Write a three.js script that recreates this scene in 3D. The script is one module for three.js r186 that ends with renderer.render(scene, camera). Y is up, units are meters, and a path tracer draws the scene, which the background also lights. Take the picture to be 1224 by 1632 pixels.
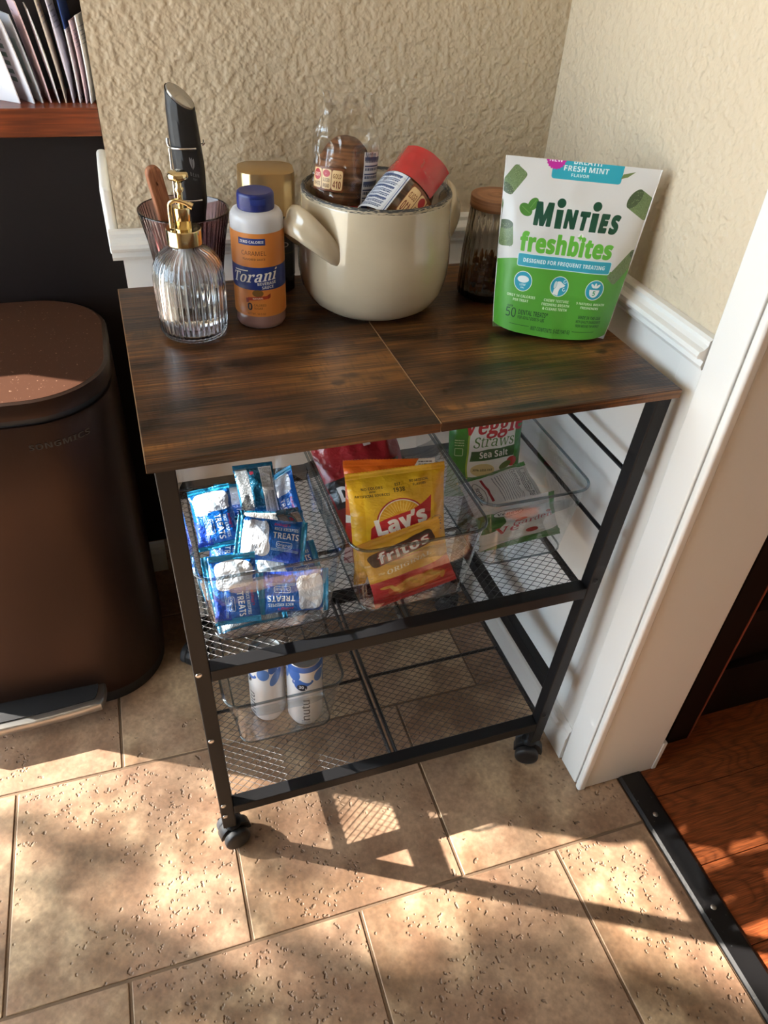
import * as THREE from 'three';
import { RoundedBoxGeometry } from 'three/addons/geometries/RoundedBoxGeometry.js';
import { mergeGeometries, mergeVertices, toCreasedNormals } from 'three/addons/utils/BufferGeometryUtils.js';

// ------------------------------------------------------------------ camera, sky, sun, exposure
const scene = new THREE.Scene();
const renderer = new THREE.WebGLRenderer({ antialias: true });
renderer.toneMapping = THREE.LinearToneMapping;
renderer.toneMappingExposure = 1.06;
renderer.shadowMap.enabled = true;
const camera = new THREE.PerspectiveCamera(2 * Math.atan(816 / 1188) * 180 / Math.PI, 1224 / 1632, 0.05, 200);
camera.rotation.set(-0.683, -0.3541, 0.0694, 'YXZ');
camera.position.set(-0.6052, 1.167, 1.0568);
scene.add(camera);

scene.background = new THREE.Color(0.70, 0.86, 1.0);
scene.backgroundIntensity = 8.0;
const SUN = new THREE.Vector3(1.55, -1, 0.806).normalize();
const sun = new THREE.DirectionalLight(new THREE.Color(1.0, 0.93, 0.83), 32);
sun.name = 'sun';
sun.position.set(-0.4, 0.3, 0.3).addScaledVector(SUN, -14);
sun.target.position.set(-0.4, 0.3, 0.3);
sun.castShadow = true;
Object.assign(sun.shadow.camera, { left: -5, right: 5, top: 5, bottom: -5, near: 0.5, far: 30 });
sun.shadow.mapSize.set(4096, 4096);
sun.shadow.radius = 1;
scene.add(sun, sun.target);

// ------------------------------------------------------------------ helpers
const V = (x, y, z) => new THREE.Vector3(x, y, z);
function rngOf(seed) { let s = seed >>> 0; return () => { s = (s + 0x6d2b79f5) | 0; let t = Math.imul(s ^ (s >>> 15), 1 | s); t = (t + Math.imul(t ^ (t >>> 7), 61 | t)) ^ t; return ((t ^ (t >>> 14)) >>> 0) / 4294967296; }; }
const taken = {};
function numbered(name) { const n = taken[name] = (taken[name] ?? -1) + 1; return n ? name + '_' + String(n).padStart(3, '0') : name; }
function thing(name, label, category, pos = [0, 0, 0], turn = 0, group) {
  const o = new THREE.Group(); o.name = numbered(name); scene.add(o);
  o.position.set(...pos); o.rotation.y = turn; o.userData = { label, category };
  if (group) o.userData.group = group;
  return o;
}
function part(name, geo, material, parent, label) {
  const m = new THREE.Mesh(geo, material); m.name = name; m.castShadow = m.receiveShadow = true;
  parent.add(m); if (label) m.userData.label = label;
  return m;
}
function sub(name, parent) { const g = new THREE.Group(); g.name = name; parent.add(g); return g; }
function struct(name, geo, material, label) {
  const m = geo ? new THREE.Mesh(geo, material) : new THREE.Group(); m.name = numbered(name); m.castShadow = m.receiveShadow = true;
  m.userData = { kind: 'structure' }; if (label) m.userData.label = label; scene.add(m); return m;
}
function tag(o, label, category, group) { o.name = numbered(o.name); o.userData = { label, category }; if (group) o.userData.group = group; scene.add(o); return o; }
const at = (g, x, y, z) => g.translate(x, y, z);
// metre uv from the dominant axis of each normal
function boxUV(g, ox = 0, oy = 0, swap = false) {
  if (g.index) g = g.toNonIndexed();
  const p = g.attributes.position, uv = new Float32Array(p.count * 2), a = V(), b = V(), c = V(), n = V();
  for (let i = 0; i < p.count; i += 3) {
    a.fromBufferAttribute(p, i); b.fromBufferAttribute(p, i + 1); c.fromBufferAttribute(p, i + 2);
    n.crossVectors(b.clone().sub(a), c.clone().sub(a));
    const x = Math.abs(n.x), y = Math.abs(n.y), z = Math.abs(n.z);
    [a, b, c].forEach((q, k) => {
      let u, v;
      if (y >= x && y >= z) { u = q.x; v = -q.z; } else if (z >= x) { u = q.x; v = q.y; } else { u = q.z; v = q.y; }
      if (swap) [u, v] = [v, u];
      uv[(i + k) * 2] = u + ox; uv[(i + k) * 2 + 1] = v + oy;
    });
  }
  g.setAttribute('uv', new THREE.BufferAttribute(uv, 2));
  return g;
}
function box(x0, x1, y0, y1, z0, z1, r = 0, ox = 0, oy = 0) {
  const w = x1 - x0, h = y1 - y0, d = z1 - z0;
  const g = r ? new RoundedBoxGeometry(w, h, d, 2, Math.min(r, w / 2.01, h / 2.01, d / 2.01)) : new THREE.BoxGeometry(w, h, d);
  g.translate((x0 + x1) / 2, (y0 + y1) / 2, (z0 + z1) / 2);
  return boxUV(g, ox, oy);
}
function merge(list) {
  const has = (k) => list.every((g) => g.attributes[k]);
  return mergeGeometries(list.map((g) => { const c = g.index ? g.toNonIndexed() : g.clone(); for (const k of Object.keys(c.attributes)) if (!['position', 'normal', 'uv'].includes(k) || !has(k)) c.deleteAttribute(k); return c; }));
}
function rod(a, b, r, seg = 10) {
  const A = V(...a), B = V(...b), g = new THREE.CylinderGeometry(r, r, A.distanceTo(B), seg);
  g.applyQuaternion(new THREE.Quaternion().setFromUnitVectors(V(0, 1, 0), B.clone().sub(A).normalize()));
  return g.translate((A.x + B.x) / 2, (A.y + B.y) / 2, (A.z + B.z) / 2);
}
function tube(pts, r, seg = 40, rs = 8, closed = false) {
  return new THREE.TubeGeometry(new THREE.CatmullRomCurve3(pts.map((p) => V(...p)), closed), seg, r, rs, closed);
}
function lathe(pts, seg = 64) { return new THREE.LatheGeometry(pts.map(([r, y]) => new THREE.Vector2(r, y)), seg); }
// a lathe whose outer radius carries vertical ribs; amp(k) is the rib depth at profile point k
function ribLathe(pts, seg, ribs, amp) {
  const pos = [], idx = [], uv = [], n = pts.length;
  for (let i = 0; i <= seg; i++) for (let k = 0; k < n; k++) {
    const t = i / seg * Math.PI * 2, r = pts[k][0] - amp(k) * (1 - Math.abs(Math.cos(t * ribs / 2)));
    pos.push(Math.cos(t) * r, pts[k][1], -Math.sin(t) * r); uv.push(i / seg, k / (n - 1));
  }
  for (let i = 0; i < seg; i++) for (let k = 0; k < n - 1; k++) { const a = i * n + k, b = a + n; idx.push(a, b, a + 1, b, b + 1, a + 1); }
  const g = new THREE.BufferGeometry();
  g.setAttribute('position', new THREE.Float32BufferAttribute(pos, 3)); g.setAttribute('uv', new THREE.Float32BufferAttribute(uv, 2)); g.setIndex(idx);
  g.computeVertexNormals(); return g;
}
function roundRect(w, h, r) {
  const s = new THREE.Shape(), x = w / 2, y = h / 2;
  s.moveTo(-x + r, -y); s.lineTo(x - r, -y); s.absarc(x - r, -y + r, r, -Math.PI / 2, 0); s.lineTo(x, y - r); s.absarc(x - r, y - r, r, 0, Math.PI / 2);
  s.lineTo(-x + r, y); s.absarc(-x + r, y - r, r, Math.PI / 2, Math.PI); s.lineTo(-x, -y + r); s.absarc(-x + r, -y + r, r, Math.PI, Math.PI * 1.5); return s;
}
// points of a rounded rectangle in x and z, n per corner
function ringPts(w, d, r, n = 8) {
  const out = [], cx = [w / 2 - r, -(w / 2 - r), -(w / 2 - r), w / 2 - r], cz = [d / 2 - r, d / 2 - r, -(d / 2 - r), -(d / 2 - r)];
  for (let c = 0; c < 4; c++) for (let i = 0; i <= n; i++) { const a = (c + i / n) * Math.PI / 2; out.push([cx[c] + Math.cos(a) * r, cz[c] + Math.sin(a) * r]); }
  return out;
}
// skin through rings [{pts:[[x,z]], y, dz}], optionally capped
function loft(rings, capA = false, capB = false) {
  const n = rings[0].pts.length, pos = [], idx = [], uv = [];
  rings.forEach((r, k) => r.pts.forEach(([x, z], i) => { pos.push(x, r.y, z + (r.dz ?? 0)); uv.push(i / n, k / (rings.length - 1)); }));
  for (let k = 0; k < rings.length - 1; k++) for (let i = 0; i < n; i++) { const a = k * n + i, b = k * n + (i + 1) % n; idx.push(a, a + n, b, b, a + n, b + n); }
  const cap = (k, flip) => { const c = pos.length / 3, r = rings[k]; let sx = 0, sz = 0; r.pts.forEach(([x, z]) => { sx += x; sz += z; }); pos.push(sx / n, r.y, sz / n + (r.dz ?? 0)); uv.push(0.5, 0.5);
    for (let i = 0; i < n; i++) { const a = k * n + i, b = k * n + (i + 1) % n; if (flip) idx.push(c, a, b); else idx.push(c, b, a); } };
  if (capA) cap(0, true); if (capB) cap(rings.length - 1, false);
  const g = new THREE.BufferGeometry();
  g.setAttribute('position', new THREE.Float32BufferAttribute(pos, 3)); g.setAttribute('uv', new THREE.Float32BufferAttribute(uv, 2)); g.setIndex(idx);
  return toCreasedNormals(g, 0.6);
}
// profile swept straight along x (profile in y,z), a length of moulding
function moulding(profile, len) {
  const s = new THREE.Shape(profile.map(([z, y]) => new THREE.Vector2(z, y)));
  const g = new THREE.ExtrudeGeometry(s, { depth: len, bevelEnabled: false });  // x = out of the wall, y = up, extruded along z
  return g;
}
function pose(o, p, up, n) {
  const N = V(...n).normalize(), U = V(...up); U.addScaledVector(N, -U.dot(N)).normalize();
  const X = V().crossVectors(U, N);
  o.position.set(...p); o.quaternion.setFromRotationMatrix(new THREE.Matrix4().makeBasis(X, U, N)); return o;
}

// ------------------------------------------------------------------ noise and textures
function gridNoise(size, cells, seed) {   // tileable value noise, size x size, cells across
  const r = rngOf(seed), g = new Float32Array(cells * cells).map(() => r()), out = new Float32Array(size * size);
  const ix = new Int32Array(size), fx = new Float32Array(size);
  for (let i = 0; i < size; i++) { const f = i / size * cells; ix[i] = Math.floor(f); const t = f - ix[i]; fx[i] = t * t * (3 - 2 * t); }
  for (let y = 0; y < size; y++) { const y0 = ix[y] * cells, y1 = (ix[y] + 1) % cells * cells, ty = fx[y];
    for (let x = 0; x < size; x++) { const x0 = ix[x], x1 = (x0 + 1) % cells, t = fx[x], a = g[y0 + x0] + (g[y0 + x1] - g[y0 + x0]) * t, b = g[y1 + x0] + (g[y1 + x1] - g[y1 + x0]) * t; out[y * size + x] = a + (b - a) * ty; } }
  return out;
}
function gridNoise2(size, cx, cy, seed) { // stretched cells
  const r = rngOf(seed), g = new Float32Array(cx * cy).map(() => r()), out = new Float32Array(size * size), s = (t) => t * t * (3 - 2 * t);
  for (let y = 0; y < size; y++) { const f = y / size * cy, iy = Math.floor(f), ty = s(f - iy), y0 = iy * cx, y1 = (iy + 1) % cy * cx;
    for (let x = 0; x < size; x++) { const h = x / size * cx, x0 = Math.floor(h), x1 = (x0 + 1) % cx, t = s(h - x0), a = g[y0 + x0] + (g[y0 + x1] - g[y0 + x0]) * t, b = g[y1 + x0] + (g[y1 + x1] - g[y1 + x0]) * t; out[y * size + x] = a + (b - a) * ty; } }
  return out;
}
function fbm(size, cells, seed, oct = 4, gain = 0.5) {
  const out = new Float32Array(size * size); let a = 1, sum = 0;
  for (let o = 0; o < oct && cells < size; o++, a *= gain, cells *= 2) { const n = gridNoise(size, cells, seed + o * 17); for (let i = 0; i < out.length; i++) out[i] += a * n[i]; sum += a; }
  for (let i = 0; i < out.length; i++) out[i] /= sum;
  return out;
}
const ss = (a, b, x) => { const t = Math.min(1, Math.max(0, (x - a) / (b - a))); return t * t * (3 - 2 * t); };
function dataTex(size, fn, srgb, metres, metresY = metres) {
  const d = new Uint8Array(size * size * 4), c = [0, 0, 0];
  for (let i = 0; i < size * size; i++) { fn(i, c); d[i * 4] = Math.max(0, Math.min(255, c[0])); d[i * 4 + 1] = Math.max(0, Math.min(255, c[1])); d[i * 4 + 2] = Math.max(0, Math.min(255, c[2])); d[i * 4 + 3] = 255; }
  const t = new THREE.DataTexture(d, size, size, THREE.RGBAFormat);
  t.wrapS = t.wrapT = THREE.RepeatWrapping; t.magFilter = t.minFilter = THREE.LinearFilter; if (srgb) t.colorSpace = THREE.SRGBColorSpace;
  t.repeat.set(1 / metres, 1 / metresY); t.needsUpdate = true; return t;
}
const mix3 = (a, b, t, c) => { for (let k = 0; k < 3; k++) c[k] = a[k] + (b[k] - a[k]) * t; };
const std = (o) => new THREE.MeshStandardMaterial(o), phys = (o) => new THREE.MeshPhysicalMaterial(o);

// orange-peel wall relief
const S1 = 1024;
let wallBump, wallBumpFine;
{
  const a = fbm(S1, 54, 11, 2, 0.45), a2 = fbm(S1, 74, 13, 2, 0.5), b = fbm(S1, 9, 15, 3), f = fbm(S1, 230, 19, 2);
  wallBump = dataTex(S1, (i, c) => { const h = ss(0.25, 0.80, a[i] * 0.55 + a2[i] * 0.45) * 0.72 + b[i] * 0.16 + f[i] * 0.12; c[0] = c[1] = c[2] = h * 255; }, false, 0.42);
}
const wallPaint = std({ color: '#d2c1a6', roughness: 0.5, bumpMap: wallBump, bumpScale: 0.0021 });
const trimPaint = std({ color: '#e8e6e1', roughness: 0.38 });
const ceilPaint = std({ color: '#e6e2da', roughness: 0.9 });

// travertine-look floor tile
const S2 = 1024;
const tileTex = (() => {
  const big = fbm(S2, 3, 31, 5, 0.58), mid = fbm(S2, 14, 37, 4, 0.6), fine = fbm(S2, 120, 41, 3, 0.6), tint = fbm(S2, 4, 53, 4);
  const mask = fbm(S2, 6, 61, 3), pv = new Float32Array(S2 * S2), rp = rngOf(59);
  for (let n = 0, tries = 0; n < 1300 && tries < 60000; tries++) {      // small wandering pits, crowded where the mask is high
    let x = rp() * S2, y = rp() * S2; if (rp() > ss(0.48, 0.68, mask[(y | 0) * S2 + (x | 0)]) + 0.02) continue;
    n++; let a = rp() * 6.283; const steps = 1 + Math.floor(rp() * rp() * 7), R = 0.8 + rp() * rp() * 2.0;
    for (let k = 0; k < steps; k++) { const q = R * (0.7 + rp() * 0.5), e = Math.ceil(q + 1.5);
      for (let dy = -e; dy <= e; dy++) for (let dx = -e; dx <= e; dx++) { const v = ss(q + 1.2, q - 0.8, Math.hypot(dx, dy)), j = ((Math.round(y) + dy + S2) % S2) * S2 + (Math.round(x) + dx + S2) % S2; if (v > pv[j]) pv[j] = v; }
      a += (rp() - 0.5) * 1.6; x = (x + Math.cos(a) * R * 1.3 + S2) % S2; y = (y + Math.sin(a) * R * 1.3 + S2) % S2; }
  }
  const lo = [126, 97, 73], hi = [186, 158, 126], pink = [146, 112, 92];
  const color = dataTex(S2, (i, c) => {
    mix3(lo, hi, ss(0.34, 0.66, big[i] * 0.55 + mid[i] * 0.45), c); const t = ss(0.48, 0.72, tint[i]) * 0.45;
    for (let k = 0; k < 3; k++) c[k] = (c[k] + (pink[k] - c[k]) * t) * (0.86 + 0.28 * fine[i]) * (1 - 0.13 * pv[i]);
  }, true, 0.66);
  const bump = dataTex(S2, (i, c) => { c[0] = c[1] = c[2] = 255 * (0.72 + 0.10 * (fine[i] - 0.5) + 0.22 * (mid[i] - 0.5) - 0.68 * pv[i]); }, false, 0.66);
  const rough = dataTex(S2, (i, c) => { c[0] = c[1] = c[2] = 255 * (0.42 + 0.25 * mid[i] + 0.2 * pv[i]); }, false, 0.66);
  return { color, bump, rough };
})();
const tileMat = std({ map: tileTex.color, bumpMap: tileTex.bump, bumpScale: 0.0022, roughnessMap: tileTex.rough, roughness: 1 });
const grout = std({ color: '#6f5945', roughness: 0.95 });

// rustic table board
const woodTex = (() => {
  const S = 1024, grain = gridNoise2(S, 10, 240, 71), grain2 = gridNoise2(S, 28, 512, 73), blot = gridNoise2(S, 4, 9, 79), blot2 = gridNoise2(S, 9, 22, 83), blot3 = fbm(S, 14, 91, 4), saw = gridNoise2(S, 300, 30, 97);
  const dark = [34, 21, 14], brown = [85, 53, 28], gold = [134, 89, 44];
  const color = dataTex(S, (i, c) => {
    const x = i % S / S, y = Math.floor(i / S) / S;
    const w = blot[i] * 0.28 + blot2[i] * 0.3 + blot3[i] * 0.22 + grain[i] * 0.2;
    mix3(brown, gold, ss(0.48, 0.72, w), c); const c2 = [...c]; mix3(c2, dark, Math.max(ss(0.47, 0.32, w), ss(0.62, 0.80, blot3[i]) * 0.7) * 0.88, c);
    const k2 = Math.hypot((x - 0.537) * 0.62 * 1.15, (y - 0.174) * 0.42) / 0.010, ring = k2 < 3 ? Math.exp(-k2 * k2 / 3) * (0.55 + 0.4 * Math.cos(k2 * 7)) : 0;
    const g = (0.82 + 0.26 * grain[i] + 0.20 * (grain2[i] - 0.5)) * (1 - 0.12 * ss(0.6, 0.9, saw[i]) * ss(0.4, 0.7, blot2[i])) * (1 - 0.7 * ring);
    for (let k = 0; k < 3; k++) c[k] *= g;
  }, true, 0.62, 0.42);
  const bump = dataTex(S, (i, c) => { c[0] = c[1] = c[2] = 255 * (0.5 + 0.5 * (grain2[i] - 0.5) + 0.3 * (saw[i] - 0.5)); }, false, 0.62, 0.42);
  return { color, bump };
})();
const boardMat = std({ map: woodTex.color, bumpMap: woodTex.bump, bumpScale: 0.00025, roughness: 0.34 });
const redWood = (() => {
  const S = 512, a = gridNoise2(S, 5, 90, 101), b = gridNoise2(S, 12, 256, 103), n = fbm(S, 5, 107, 3);
  const map = dataTex(S, (i, c) => { mix3([74, 30, 13], [142, 70, 34], a[i] * 0.5 + n[i] * 0.5, c); for (let k = 0; k < 3; k++) c[k] *= 0.82 + 0.34 * b[i]; }, true, 0.4);
  return std({ map, roughness: 0.35 });
})();
const plankMat = (() => {
  const S = 1024, n = gridNoise2(S, 5, 14, 113), m = fbm(S, 6, 117, 3), fine = gridNoise2(S, 36, 420, 119);
  const map = dataTex(S, (i, c) => {
    const r = Math.abs(Math.sin((n[i] * 6 + m[i] * 5) * Math.PI)); mix3([138, 72, 38], [100, 48, 24], Math.pow(1 - r, 1.6) * 0.7, c);
    for (let k = 0; k < 3; k++) c[k] *= 0.74 + 0.46 * fine[i];
  }, true, 0.8, 0.36);
  return std({ map, roughness: 0.38 });
})();
const espresso = (() => {
  const S = 256, a = gridNoise2(S, 6, 90, 131);
  return std({ map: dataTex(S, (i, c) => { mix3([20, 12, 11], [33, 22, 20], a[i], c); }, true, 0.3), roughness: 0.5 });
})();
const espressoFlat = phys({ color: '#140c0b', roughness: 0.6, specularIntensity: 0.45 });

const blackSteel = phys({ color: '#151517', roughness: 0.45, specularIntensity: 0.55 });
const blackWire = phys({ color: '#121214', roughness: 0.4, clearcoat: 0.4, clearcoatRoughness: 0.3 });
const blackPlastic = std({ color: '#1a1a1c', roughness: 0.5 });
const greyPlastic = std({ color: '#3b3b3e', roughness: 0.6 });
const chrome = std({ color: '#d8d8da', roughness: 0.16, metalness: 1 });
const brushed = std({ color: '#b9b8b6', roughness: 0.34, metalness: 1 });
const goldShiny = std({ color: '#f0dfb0', roughness: 0.12, metalness: 1 });
const goldSatin = std({ color: '#cdb182', roughness: 0.34, metalness: 1 });
const clearThin = phys({ color: '#f1f5f8', transmission: 1, thickness: 0, roughness: 0.035, ior: 1.85 });
const clearBead = phys({ color: '#c0c9ce', transmission: 1, thickness: 0, roughness: 0.06, ior: 1.7 });

// ------------------------------------------------------------------ the room
const floor = struct('floor'); floor.userData.label = 'stone-look tile floor in running bond';
part('grout', box(-1.6, 0.066, -0.06, -0.0016, -1.5, 2.6), grout, floor);
{
  const cache = new Map(), rnd = rngOf(5), P = 0.3299, D = 0.3357, G = 0.0042;
  for (let r = -5; r <= 6; r++) {
    const z0 = 0.5986 + r * D, off = ((r % 2) + 2) % 2 === 0 ? -0.7607 : -0.9208 + 0.0;
    const base = r === -2 ? -0.7537 : off;
    for (let k = -5; k <= 3; k++) {
      const x0 = Math.max(-1.6, base + k * P) + G / 2, x1 = Math.min(0.066, base + (k + 1) * P) - G / 2, za = Math.max(-1.5, z0) + G / 2, zb = Math.min(2.6, z0 + D) - G / 2;
      if (x1 - x0 < 0.01 || zb - za < 0.01) continue;
      const v = Math.floor(rnd() * 6), key = [(x1 - x0).toFixed(3), (zb - za).toFixed(3), v].join();
      if (!cache.has(key)) {
        const w = x1 - x0, d = zb - za, g = new RoundedBoxGeometry(w, 0.012, d, 1, 0.0016); 
        cache.set(key, boxUV(g, [0, 0.21, 0.43, 0.11, 0.55, 0.32][v], [0, 0.37, 0.19, 0.51, 0.08, 0.27][v], v % 2 === 1));
      }
      const t = part('tile', cache.get(key), tileMat, floor); t.position.set((x0 + x1) / 2, -0.006, (za + zb) / 2);
    }
  }
}
const woodFloor = struct('floor'); woodFloor.userData.label = 'reddish oak plank floor of the next room';
part('subfloor', box(0.066, 3.0, -0.06, -0.013, -1.5, 2.6), espressoFlat, woodFloor);
{
  const W = 0.1235, rnd = rngOf(9);
  for (let i = -17, z = 0.69 - 17 * W; z < 2.6; i++, z += W) {
    const cut = 0.5 + rnd() * 1.6;
    for (const [a, b] of [[0.1, cut], [cut, 3.0]]) {
      const zb = Math.min(2.6, z + W); if (zb - z < 0.01 || z < -1.5) continue;
      const g = new RoundedBoxGeometry(b - a - 0.0008, 0.0125, zb - z - 0.0009, 1, 0.001);
      const t = part('plank', boxUV(g, rnd() * 3, rnd() * 3), plankMat, woodFloor); t.position.set((a + b) / 2, -0.00625, (z + zb) / 2);
    }
  }
}
const strip = struct('trim', null, null, 'black metal threshold strip screwed down between tile and wood floor');
{
  const s = new THREE.Shape(); s.moveTo(0.066, 0); s.lineTo(0.0665, 0.0025); s.lineTo(0.071, 0.0055); s.lineTo(0.106, 0.0055); s.lineTo(0.1115, 0.002); s.lineTo(0.112, 0); s.closePath();
  const g = new THREE.ExtrudeGeometry(s, { depth: 2.09, bevelEnabled: false }).translate(0, 0.0002, 0.508);
  part('strip', boxUV(g), (() => { const n = fbm(512, 30, 141, 4), m = fbm(512, 5, 143, 3); return std({ map: dataTex(512, (i, c) => { const k = ss(0.70, 0.80, n[i] * 0.7 + m[i] * 0.3) * 60; c[0] = 26 + k; c[1] = 25 + k; c[2] = 26 + k; }, true, 0.2), roughness: 0.42, metalness: 0.2 }); })(), strip);
  for (const z of [0.596, 0.752, 0.91]) part('screw', lathe([[0, 0.0016], [0.002, 0.0015], [0.0042, 0.0004], [0.0044, 0]], 20).translate(0.089, 0.0057, z), brushed, strip);
}
struct('wall_back', box(-0.617, 0.134, 0, 2.44, -0.226, 0, 0, 0, 0), wallPaint);
struct('wall_back', box(-1.277, 0.134, 0, 2.44, -0.72, -0.6), wallPaint, 'wall behind the bookcase');
// right wall: painted upper body with its end towards the camera
struct('wall_right', box(0, 0.134, 0, 2.44, 0, 0.5105, 0), wallPaint);
struct('trim', box(-0.003, 0.1345, 0.0, 2.44, 0.5095, 0.517, 0.003), trimPaint, 'painted end face of the wall');
struct('trim', box(-0.013, -0.0002, 0.0, 2.44, 0.4545, 0.5035, 0.0028), trimPaint, 'white flat casing at the wall end');
struct('trim', box(-0.0155, -0.0002, 0.0, 2.44, 0.5075, 0.5200, 0.0045), trimPaint, 'white corner bead of the casing');
struct('trim', box(-0.006, -0.0002, 0.0, 0.776, 0.41, 0.4525, 0.0015), trimPaint, 'white wainscot stile beside the casing');
struct('wainscot', box(-0.0035, -0.0002, 0.0, 0.776, 0.0, 0.411), trimPaint, 'white wainscot on the right wall');
struct('wainscot', box(-0.617, -0.003, 0.0, 0.776, 0.0002, 0.004), trimPaint, 'white wainscot on the back wall');
const railProfile = [[0, 0], [0.010, 0.001], [0.013, 0.006], [0.0115, 0.012], [0.016, 0.0155], [0.021, 0.0165], [0.0225, 0.020], [0.021, 0.0245], [0.015, 0.027], [0.0115, 0.031], [0.0115, 0.036], [0.008, 0.039], [0, 0.0395]];
{
  const r1 = moulding(railProfile.map(([a, b]) => [-a, b]), 0.452); struct('trim', r1.translate(-0.0005, 0.7755, 0.0), trimPaint, 'white chair rail on the right wall');
  const r2 = moulding(railProfile, 0.630); r2.rotateY(-Math.PI / 2); struct('trim', r2.translate(0, 0.7755, 0.0005), trimPaint, 'white chair rail on the back wall');
  struct('trim', box(-0.632, -0.6172, 0.776, 0.866, -0.2, -0.004, 0.006), trimPaint, 'white trim board on the end of the back wall');
  const bp = [[0, 0], [0.013, 0], [0.013, 0.056], [0.010, 0.064], [0.0095, 0.072], [0.005, 0.081], [0, 0.083]];
  const b1 = moulding(bp.map(([a, b]) => [-a, b]), 0.452); struct('baseboard_right', b1.translate(-0.003, 0, 0), trimPaint);
  const b2 = moulding(bp, 0.6); b2.rotateY(-Math.PI / 2); struct('baseboard_back', b2.translate(-0.013, 0, 0.004), trimPaint);
  const b3 = moulding(bp.map(([a, b]) => [a, b * 0.92]), 0.64); b3.rotateY(-Math.PI / 2); struct('baseboard_left', b3.translate(-0.634, 0, -0.2255), trimPaint);
  struct('baseboard_end', box(0.134, 0.143, 0, 0.078, 0.30, 0.518, 0.002), trimPaint);
}
// outer shell
const OUT = -1.5;
struct('wall_left', box(-1.76, -1.6, 0, 2.44, OUT, -0.85), wallPaint);
struct('wall_left', box(-1.76, -1.6, 0, 2.44, 1.05, 2.6), wallPaint);
struct('wall_left', box(-1.76, -1.6, 2.05, 2.44, -0.85, 1.05), wallPaint);
struct('wall_far', box(-1.76, 3.1, 0, 2.44, OUT - 0.12, OUT), wallPaint);
struct('wall_far_right', box(3.0, 3.12, 0, 2.44, OUT, 2.6), wallPaint);
struct('wall_partition', box(0.0, 0.134, 0, 2.44, OUT, -0.226), wallPaint);
struct('wall_front', box(-1.76, 3.12, 0, 2.44, 2.6, 2.76), wallPaint);
struct('ceiling', box(-1.76, 3.12, 2.44, 2.56, OUT - 0.12, 2.76), ceilPaint);
const pane = phys({ color: '#ffffff', transmission: 1, thickness: 0, roughness: 0, ior: 1.5 });
const door = struct('door_1', null, null, 'sliding glass door in the left wall');
{
  const f = 0.06, z0 = -0.85, z1 = 1.05;
  const rails = (a, b, x) => [box(x, x + 0.04, 0.02, 2.05, a, a + f), box(x, x + 0.04, 0.02, 2.05, b - f, b), box(x, x + 0.04, 0.02, 0.1, a, b), box(x, x + 0.04, 1.98, 2.05, a, b)];
  part('door_frame', merge(rails(z0, 1.05, -1.70)), trimPaint, door);
  part('door_glass', box(-1.685, -1.681, 0.1, 1.98, z0 + f, z1 - f), pane, door);
  part('door_handle', box(-1.66, -1.635, 0.92, 1.12, z1 - 0.05, z1 - 0.02, 0.008), blackPlastic, door);
  part('sill', box(-1.76, -1.6, 0.0, 0.021, z0, z1), brushed, door);
}
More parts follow.
